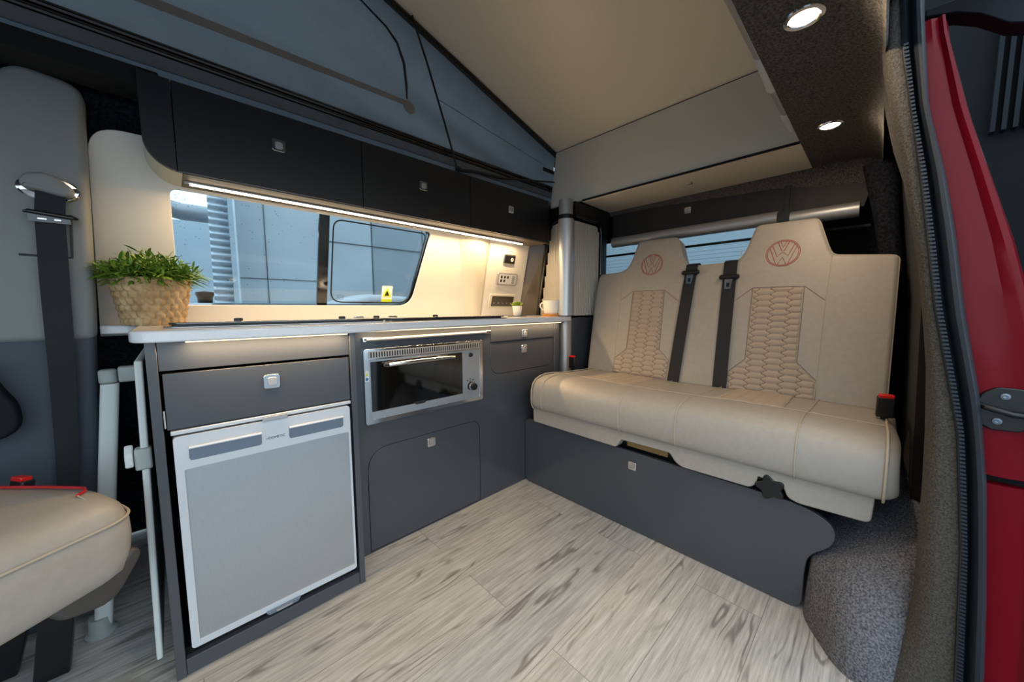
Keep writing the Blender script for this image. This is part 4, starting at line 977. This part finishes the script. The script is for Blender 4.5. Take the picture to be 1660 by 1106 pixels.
# curves in the plane of the pillar front, (z, y)
def interp(tab, z):
    for (z0, y0), (z1, y1) in zip(tab, tab[1:]):
        if (z0-z)*(z1-z) <= 0 and z0 != z1: return y0+(y1-y0)*(z-z0)/(z1-z0)
    return tab[0][1] if abs(z-tab[0][0]) < abs(z-tab[-1][0]) else tab[-1][1]
SEALo = [(1.56, -.022), (1.476, -.023), (1.271, -.043), (1.137, -.073), (1.012, -.095), (.875, -.114), (.70, -.145), (.533, -.164), (.30, -.18), (.146, -.188), (-.12, -.195)]
SEALi = [(1.56, .016), (1.499, .012), (1.388, .002), (1.148, -.036), (.875, -.073), (.632, -.118), (.40, -.138), (.114, -.150), (-.12, -.155)]
CARi = [(1.56, .036), (1.50, .034), (1.404, .029), (1.286, .010), (1.18, -.013), (1.118, -.022), (1.049, -.036), (.966, -.050), (.857, -.064), (.749, -.076), (.621, -.083), (.5, -.087), (.401, -.088), (.274, -.091), (.165, -.085), (.074, -.063), (.0, -.045), (-.12, -.04)]
zz = [1.56-k*(1.68/48) for k in range(49)]
XP = 1.10
def pil(z): return interp(CARi, z), interp(SEALi, z), interp(SEALo, z)
# carpeted pillar: rounded nose
bm = NB(); rows = []
for z in zz:
    a, b, c = pil(z); w_ = a-b; row = [V((XP+.30, a*1.27-.012, z)), V((XP+.09, a*1.08-.004, z)), V((XP+.045, a*1.03, z))]
    for k in range(7):
        q = k/6; row.append(V((XP+.045-.045*sin(q*pi/2)**.8, a-w_*.62*q**1.4, z)))
    row += [V((XP-.002, b+.004, z)), V((XP, b-.006, z)), V((XP+.30, b-.006, z))]
    rows.append(row)
loft(bm, rows); struct('trim_12', bm, M['carpet4'], smooth=True, sub=0)
# rubber seal: ribbed inner lip, smooth bulb
bm = NB(); rows = []
for i, z in enumerate(zz):
    a, b, c = pil(z); w_ = b-c
    rows.append([V((XP+.01, b, z)), V((XP-.008, b-.06*w_, z)), V((XP-.012, b-.2*w_, z)), V((XP-.004, b-.32*w_, z)), V((XP+.004, b-.42*w_, z)), V((XP-.010, b-.52*w_, z)), V((XP-.019, b-.65*w_, z)), V((XP-.020, b-.80*w_, z)), V((XP-.012, b-.94*w_, z)), V((XP+.004, b-w_, z)), V((XP+.02, b-w_, z))])
loft(bm, rows); sl = thing('door_seal', 'dark ribbed rubber seal running down the sliding door opening', 'seal', (XP, -.15, 0)); obj('bulb', bm, M['rubber'], sl, smooth=True)
bm = NB()
for k in range(190):
    z = 1.40-k*.0076
    if z < -.04: break
    a, b, c = pil(z); w_ = b-c; z2 = z-.004; a2, b2, c2 = pil(z2)
    quadprism(bm, [V((XP-.0145, b-.10*w_, z)), V((XP-.0145, b-.30*w_, z)), V((XP-.0145, b2-.30*w_, z2)), V((XP-.0145, b2-.10*w_, z2))], (.004, 0, 0))
obj('grip_ribs', bm, M['rubber2'], sl)
# red door jamb
ROUT = [(1.56, -.045), (1.42, -.056), (1.373, -.067), (1.25, -.095), (1.13, -.128), (1.004, -.163), (.85, -.198), (.70, -.222), (.55, -.236), (.30, -.25), (-.12, -.255)]
def red_body(z0, z1, n=26, dx=0):
    bm = NB(); rows = []
    for k in range(n+1):
        z = z0+(z1-z0)*k/n; c = interp(SEALo, z); o = interp(ROUT, z); w_ = c-o
        rows.append([V((XP+.30, c, z)), V((XP+.012+dx, c+.004, z)), V((XP+.010+dx, c-.3*w_, z)), V((XP+.016+dx, c-.62*w_, z)), V((XP+.010+dx, c-.80*w_, z)), V((XP+.012+dx, c-.93*w_, z)), V((XP+.028+dx, o, z)), V((XP+.06, o-.006, z)), V((XP+.30, o-.01, z))])
    loft(bm, rows); return bm
rb = thing('van_body', 'glossy red door jamb of the van beside the rubber seal', 'vehicle body', (1.2, -.2, -.1))
obj('upper_jamb', red_body(1.44, .556), M['red'], rb, smooth=True, sub=0)
obj('lower_jamb', red_body(.538, -.12, dx=.006), M['red'], rb, smooth=True)
b_ = NB(); quadprism(b_, [(XP+.04, -.10, .53), (XP+.04, -.24, .53), (XP+.04, -.24, .56), (XP+.04, -.10, .56)], (.2, 0, 0)); obj('jamb_gap', b_, M['gap'], rb)
# striker
b_ = NB(); plate(b_, Fr((XP+.010, 0, 0), (0, -1, 0), (0, 0, 1)), roundpoly([(.135, .685), (.146, .715), (.162, .728), (.192, .728), (.208, .705), (.210, .672), (.194, .648), (.160, .646), (.140, .66)], .006), 0, .006)
stk = tag(obj('door_striker', b_, M['black'], bevel=.002), 'black striker plate with two screws bolted to the red jamb', 'striker')
for y, z in ((-.172, .712), (-.166, .664)):
    b_ = NB(); lathe(b_, [(0, .0), (.006, 0), (.006, .002), (.003, .003), (0, .0015)], (XP+.0035, y, z), 14, axis=(-1, 0, 0)); obj('screw', b_, M['silver2'], stk, smooth=True)
b_ = NB(); tube(b_, [(XP+.004, -.142, .694), (XP-.008, -.150, .690), (XP-.012, -.18, .682), (XP-.006, -.215, .680)], .005, 10); obj('striker_loop', b_, M['black'], stk, smooth=True)
# open sliding door behind: window with black frame, hinge arm
sd = thing('sliding_door', 'opened sliding door slid back outside with dark glazed window', 'door', (1.9, -.33, -.1))
SDF = Fr((0, -.30, 0), (1, 0, 0), (0, -.14, 1)); 
if SDF.n.y < 0: SDF.n = -SDF.n
b_ = holed(SDF, rrect(1.30, 2.45, .0, 1.47, .05), [roundpoly([(1.42, .95), (2.36, .95), (2.36, 1.34), (1.50, 1.34)], .05)], -.02, .02); obj('inner_frame', b_, M['black'], sd)
b_ = NB(); plate(b_, SDF, roundpoly([(1.41, .94), (2.37, .94), (2.37, 1.35), (1.49, 1.35)], .05), -.004, .004); obj('window_glass', b_, M['dark'], sd)
b_ = NB(); plate(b_, SDF, rrect(1.95, 1.99, .93, 1.36, .002), .006, .012); plate(b_, SDF, rrect(2.08, 2.10, .93, 1.36, .002), .006, .012); obj('window_bars', b_, M['dark'], sd)
b_ = NB(); rows = []
for yv, xx, z0, z1 in ((-.028, 1.17, 1.478, 1.492), (-.07, 1.165, 1.462, 1.488), (-.10, 1.16, 1.44, 1.486), (-.135, 1.16, 1.405, 1.462), (-.165, 1.17, 1.395, 1.435), (-.20, 1.20, 1.40, 1.432), (-.28, 1.25, 1.40, 1.436)):
    rows.append([V((xx, yv, z0)), V((xx, yv, z1)), V((xx+.05, yv, z1+.008)), V((xx+.05, yv, z0))])
loft(b_, rows); obj('hinge_arm', b_, M['dark'], sd, bevel=.002)
dw = thing('reflection_backdrop', 'made-up dark building with bars and bright panels standing in for reflections past the sliding door', 'building', (5, -1.5, -.4))  # made-up building; its bars and pale panels imitate reflections beside the door
obj('wall', box(5.0, 5.3, -6.0, .3, -.4, 6.5), mat('dark_blue_backdrop', (12, 15, 20), .7, spec=.15), dw)
for k in range(5): obj('reflection_bar', box(4.92, 4.99, -.56-k*.055, -.535-k*.055, 2.3, 4.6), M['dark'], dw)
b_ = NB(); quadprism(b_, [(4.97, -.78, 2.15), (4.97, -.87, 2.15), (4.97, -1.18, 4.0), (4.97, -1.06, 4.0)], (.02, 0, 0)); obj('reflection_streak', b_, M['carw'], dw)
b_ = NB(); quadprism(b_, [(4.97, -1.0, 1.2), (4.97, -2.0, 1.2), (4.97, -2.0, 2.3), (4.97, -1.0, 1.9)], (.02, 0, 0)); obj('reflection_streak', b_, M['teal'], dw)
# wheel arch box, carpeted
bm = NB(); rows = []
def archz(x): return .0
tops = [(1.10, .0), (1.105, .06), (1.12, .14), (1.145, .20), (1.185, .238), (1.24, .265), (1.33, .30), (1.45, .335), (1.62, .345), (1.72, .345)]
inn = {}
for x, z in tops:
    yi = .10+.012*sin((x-1.1)*4); 
    yo = -.10
    if x < 1.13: yi = .02+.02
    rows.append(None)
rows = []
def ztop(x, y): return max(.15, min(.30, .166+(.089-y)*.76))+.10*max(0, min(1, (x-1.26)/.3))
for k in range(17):
    h = min(1, k/11); f = (1-h**3.2); q = 0 if k <= 11 else (k-11)/6
    foot = [(1.75, .105), (1.34, .105-.008*h), (1.240+.02*(1-f), .100-.008*h), (1.175+.06*(1-f), .060-.006*h), (1.115+.10*(1-f), .024), (1.092+.135*(1-f), -.02), (1.11+.13*(1-f), -.075), (1.20+.06*(1-f), -.16), (1.75, -.16)]
    foot = roundpoly(foot, [0, .02, .04, .04, .04, .04, .04, 0, 0], 3)
    rows.append([V((x+(1.55-x)*q, y+(-.03-y)*q, (ztop(x+(1.55-x)*q, y+(-.03-y)*q))*h+.006*sin(q*pi))) for x, y in foot])
loft(bm, rows); struct('trim_13', bm, M['carpet2'], smooth=True)
bm = NB(); quadprism(bm, [(1.10, -.03, -.02), (1.10, -.16, -.02), (1.10, -.16, .03), (1.10, -.05, .03)], (-.9, -.0, 0)); bm.free()
struct('trim_14', box(-.5, 1.14, -.17, -.10, -.05, .012), M['carpet4'], bevel=.005)
# carpeted side hump further back
bm = NB(); lathe(bm, [(0, .30), (.10, .29), (.12, .2), (.12, 0), (0, 0)], (1.62, -.13, .20), 18, sxy=(1.3, .45)); struct('trim_15', bm, M['carpet4'], smooth=True)

# ------------------------------------------------------------ left: B pillar trim, belt, table, front seat
PF = FY(1.50)
pilr = [(-.62, .795), (-.154, .795), (-.147, .92), (-.134, 1.33), (-.130, 1.44), (-.160, 1.485), (-.225, 1.487), (-.31, 1.43), (-.318, 1.30), (-.325, .98), (-.40, .86)]
pilr = [(-.330, .797), (-.154, .797), (-.147, .92), (-.134, 1.33), (-.128, 1.455), (-.150, 1.474), (-.235, 1.487), (-.300, 1.42), (-.303, 1.25), (-.3035, 1.0), (-.325, .86)]
bm = NB(); puffy(bm, lambda x, z, d: V((x, 1.56-d, z)), (pilr, [.02, .02, .1, .1, .03, .02, .03, .05, .1, .1, .05], 4), .06, .018, seg=5)
struct('trim_16', bm, M['grey'], smooth=True, auto=False)
lowr = [(-.90, .02), (-.20, .02), (-.176, .36), (-.155, .808), (-.90, .808)]
bm = NB(); puffy(bm, lambda x, z, d: V((x, 1.56-d, z)), lowr, .055, .015, seg=4); struct('trim_17', bm, M['dgrey'], smooth=True, auto=False)
b_ = NB(); tube(b_, [(-.262, 1.499, 1.019), (-.178, 1.499, 1.018), (-.172, 1.499, 1.13)], .0028, 6); struct('trim_18', b_, M['black'], smooth=True)
fb = thing('seat_belt', 'black front seat belt hanging from the grey pillar anchor', 'seat belt', (-.21, 1.49, .5))
b_ = NB(); fp_ = lambda x, z, d: V((x, 1.495-d, z))
rings = []
for x, z, d, w_ in ((-.199, 1.205, .012, .024), (-.199, 1.17, .016, .0245), (-.203, 1.12, .02, .0245), (-.208, .95, .02, .0245), (-.213, .72, .018, .023), (-.222, .5, .015, .020), (-.229, .38, .012, .019)):
    rings.append([fp_(x-w_, z, d), fp_(x+w_, z, d), fp_(x+w_, z, d+.0015), fp_(x-w_, z, d+.0015)])
loft(b_, rings); obj('webbing', b_, M['web'], fb)
b_ = NB(); ac = roundpoly([(-.246, 1.192), (-.236, 1.214), (-.208, 1.224), (-.182, 1.215), (-.158, 1.190), (-.162, 1.172), (-.178, 1.168), (-.22, 1.178), (-.238, 1.178)], .008, 4)
puffy(b_, lambda x, z, d: V((x, 1.494-d, z)), ac, .032, .010, seg=4); obj('anchor_cover', b_, M['grey'], fb, smooth=True, auto=False)
b_ = NB(); lathe(b_, [(0, 0), (.050, 0), (.052, .003), (.048, .006), (0, .006)], (-.202, 1.498, 1.188), 32, axis=(0, -1, 0), sxy=(1, 1)); 
for v in b_.verts: v.co.z = 1.188+(v.co.z-1.188)*.62
obj('anchor_plate', b_, M['chrome'], fb, smooth=True)
b_ = NB(); tube(b_, [(-.243, 1.472, 1.122), (-.236, 1.468, 1.124), (-.165, 1.468, 1.117), (-.158, 1.472, 1.116)], [.003, .0055, .0055, .003], 10); bx(b_, -.237, -.170, 1.468, 1.476, 1.100, 1.118); obj('tongue', b_, M['satin'], fb, smooth=True)
for a, b in ((-.222, -.208), (-.196, -.185)): b_ = NB(); bx(b_, a, b, 1.4655, 1.467, 1.106, 1.109); obj('tongue_highlight', b_, M['chrome'], fb)
# black belt outlet lever at the left edge
b_ = NB(); puffy(b_, lambda x, z, d: V((x, 1.475-d, z)), ([(-.36, .76), (-.325, .76), (-.300, .685), (-.284, .655), (-.280, .60), (-.300, .572), (-.36, .56)], [.01, .02, .05, .03, .03, .03, .01], 5), .04, .009, seg=4)
tag(obj('seat_recliner', b_, M['dark'], smooth=True), 'black recliner mechanism at the left edge beside the front seat', 'recliner')

# folding table stored against the cabinet side
tb = thing('folding_table', 'white folding table stored upright against the cabinet side', 'table', (-.08, 1.4, .0))
bm = NB(); quadprism(bm, [(-.0785, 1.15, .04), (-.0665, 1.15, .04), (-.0525, 1.15, .765), (-.0665, 1.15, .765)], (0, .45, 0)); obj('tabletop', bm, M['plwhite'], tb, bevel=.004, segs=3)
bm = NB(); bx(bm, -.080, -.052, 1.143, 1.17, .515, .565); cl = obj('clip', bm, M['plgrey'], tb, bevel=.004)
b_ = NB(); puffy(b_, lambda y, z, d: V((-.082-.014+d, y, z)), roundpoly([(1.15, .522), (1.15, .552), (1.17, .575), (1.18, .55), (1.175, .525)], .008), .014, .004); obj('hook', b_, M['plwhite'], cl, smooth=True)
b_ = NB(); puffy(b_, lambda x, z, d: V((x, 1.43-d, z)), rrect(-.112, -.066, .686, .728, .006), .03, .006); obj('leg_arm', b_, M['plgrey'], tb, smooth=True)
b_ = NB(); quadprism(b_, [V((x, y, .685)) for x, y in rrect(-.148, -.114, 1.402, 1.440, .012)], (0, 0, .037)); obj('leg_knuckle', b_, M['plgrey'], tb, bevel=.006, segs=3)
b_ = NB(); loft(b_, [[V((x-.02*k/4*.0-(.058*k/4), y, .684-.66*k/4)) for x, y in rrect(-.146, -.112, 1.404, 1.438, .010)] for k in range(5)]); obj('leg', b_, M['plwhite'], tb, smooth=True)
b_ = NB(); lathe(b_, [(0, 0), (.03, 0), (.031, .006), (.024, .012), (.022, .05), (0, .05)], (-.192, 1.42, .001), 24); obj('foot', b_, M['plgrey'], tb, smooth=True)

# front seat, turned
ux = V((.829, .559, 0)); vx = V((-.559, .829, 0)); SO = V((-.088, 1.025, 0))   # near front corner, u runs along the visible face
fs = thing('front_seat', 'swivelled cream leather front seat with red piping at the left edge', 'seat', SO-ux*.25+vx*.2)
def SP(a, b, z): return SO+ux*a+vx*b+V((0, 0, z))
# outline in plan (a along face, b away from camera)
rings = []
for zq, ins in ((.352, .012), (.358, .004), (.38, 0), (.42, -.004), (.452, -.003), (.464, .001), (.482, .006), (.498, .020), (.506, .042), (.509, .07)):
    base = roundpoly([(.012, .0), (.012, .235), (-.62, .235), (-.62, .0)], [.045, .07, .02, .02], 8)
    lift = (.015 if zq < .40 else 0)
    base = roundpoly(inset([(.010, 0), (.040, .13), (-.02, .45), (-.62, .45), (-.62, 0)], ins), [max(.008, .05-ins*.5), max(.008, .07-ins*.5), .03, .02, .02], 8)
    rings.append([SP(x, y, zq-(.022*max(0, min(1, (-x-.02)/.15)) if zq < .36 else 0)) for x, y in base])
bm = NB(); loft(bm, rings); fcu = obj('cushion', bm, M['leather'], fs, smooth=True, auto=False)
pipe = roundpoly([(.010, 0), (.040, .13), (-.02, .45), (-.62, .45), (-.62, 0)], [.05, .07, .03, .02, .02], 8)
b_ = NB(); tube(b_, [SP(x, y, .4635) for x, y in inset(pipe, -.003)], .0026, 8, closed=True); obj('piping', b_, M['seam'], fcu, smooth=True)
b_ = NB(); tube(b_, [SP(-.022, .092, .5105), SP(-.004, .105, .5095), SP(.005, .125, .5085), SP(.002, .15, .5085), SP(-.01, .22, .5085), SP(-.032, .32, .5085), SP(-.058, .42, .508)], .003, 8); obj('red_piping', b_, M['redpipe'], fcu, smooth=True)
b_ = NB(); tube(b_, [SP(-.022, .092, .5100), SP(-.025, .065, .5065), SP(-.038, .035, .500), SP(-.045, .012, .484)], .0014, 6); obj('seam', b_, M['seam'], fcu)
b_ = NB(); puffy(b_, lambda a, z, d: SP(a, .20-d, z), ([(.010, .394), (.028, .372), (-.026, .298), (-.100, .322), (-.112, .352), (-.05, .356), (-.015, .372)], [.014, .02, .03, .02, .014, .014, .014], 4), .19, .010); obj('side_cover', b_, M['seatplas'], fs, smooth=True, auto=False)
b_ = NB()
b_.free()
for (xa, ya), (xb, yb_) in (((-.262, 1.315), (-.205, 1.185)), ((-.352, 1.39), (-.262, 1.27))):
    obj('leg', quadprism(NB(), [(xa-.028, ya, .001), (xa+.028, ya, .001), (xb+.025, yb_, .335), (xb-.025, yb_, .335)], (0, .03, 0)), M['black'], fs, bevel=.003)
b_ = NB(); lathe(b_, [(0, 0), (.045, 0), (.045, .02), (.03, .04), (0, .045)], (-.16, 1.135, .001), 24); b_.free()
buckle(V((-.262, 1.30, .492)), 'red topped buckle beside the front seat cushion at the left edge', .6, .2)
b_ = NB(); lathe(b_, [(0, 0), (.060, 0), (.062, .012), (.05, .028), (.02, .034), (0, .034)], (-.165, 1.20, .0005), 28); b_.free()
b_ = NB(); lathe(b_, [(0, 0), (.044, 0), (.046, .012), (.038, .024), (.02, .028), (0, .028)], (-.158, 1.128, .0005), 28)
tag(obj('floor_cap', b_, M['black'], smooth=True), 'round black cap on the floor at the bottom left corner', 'cap')
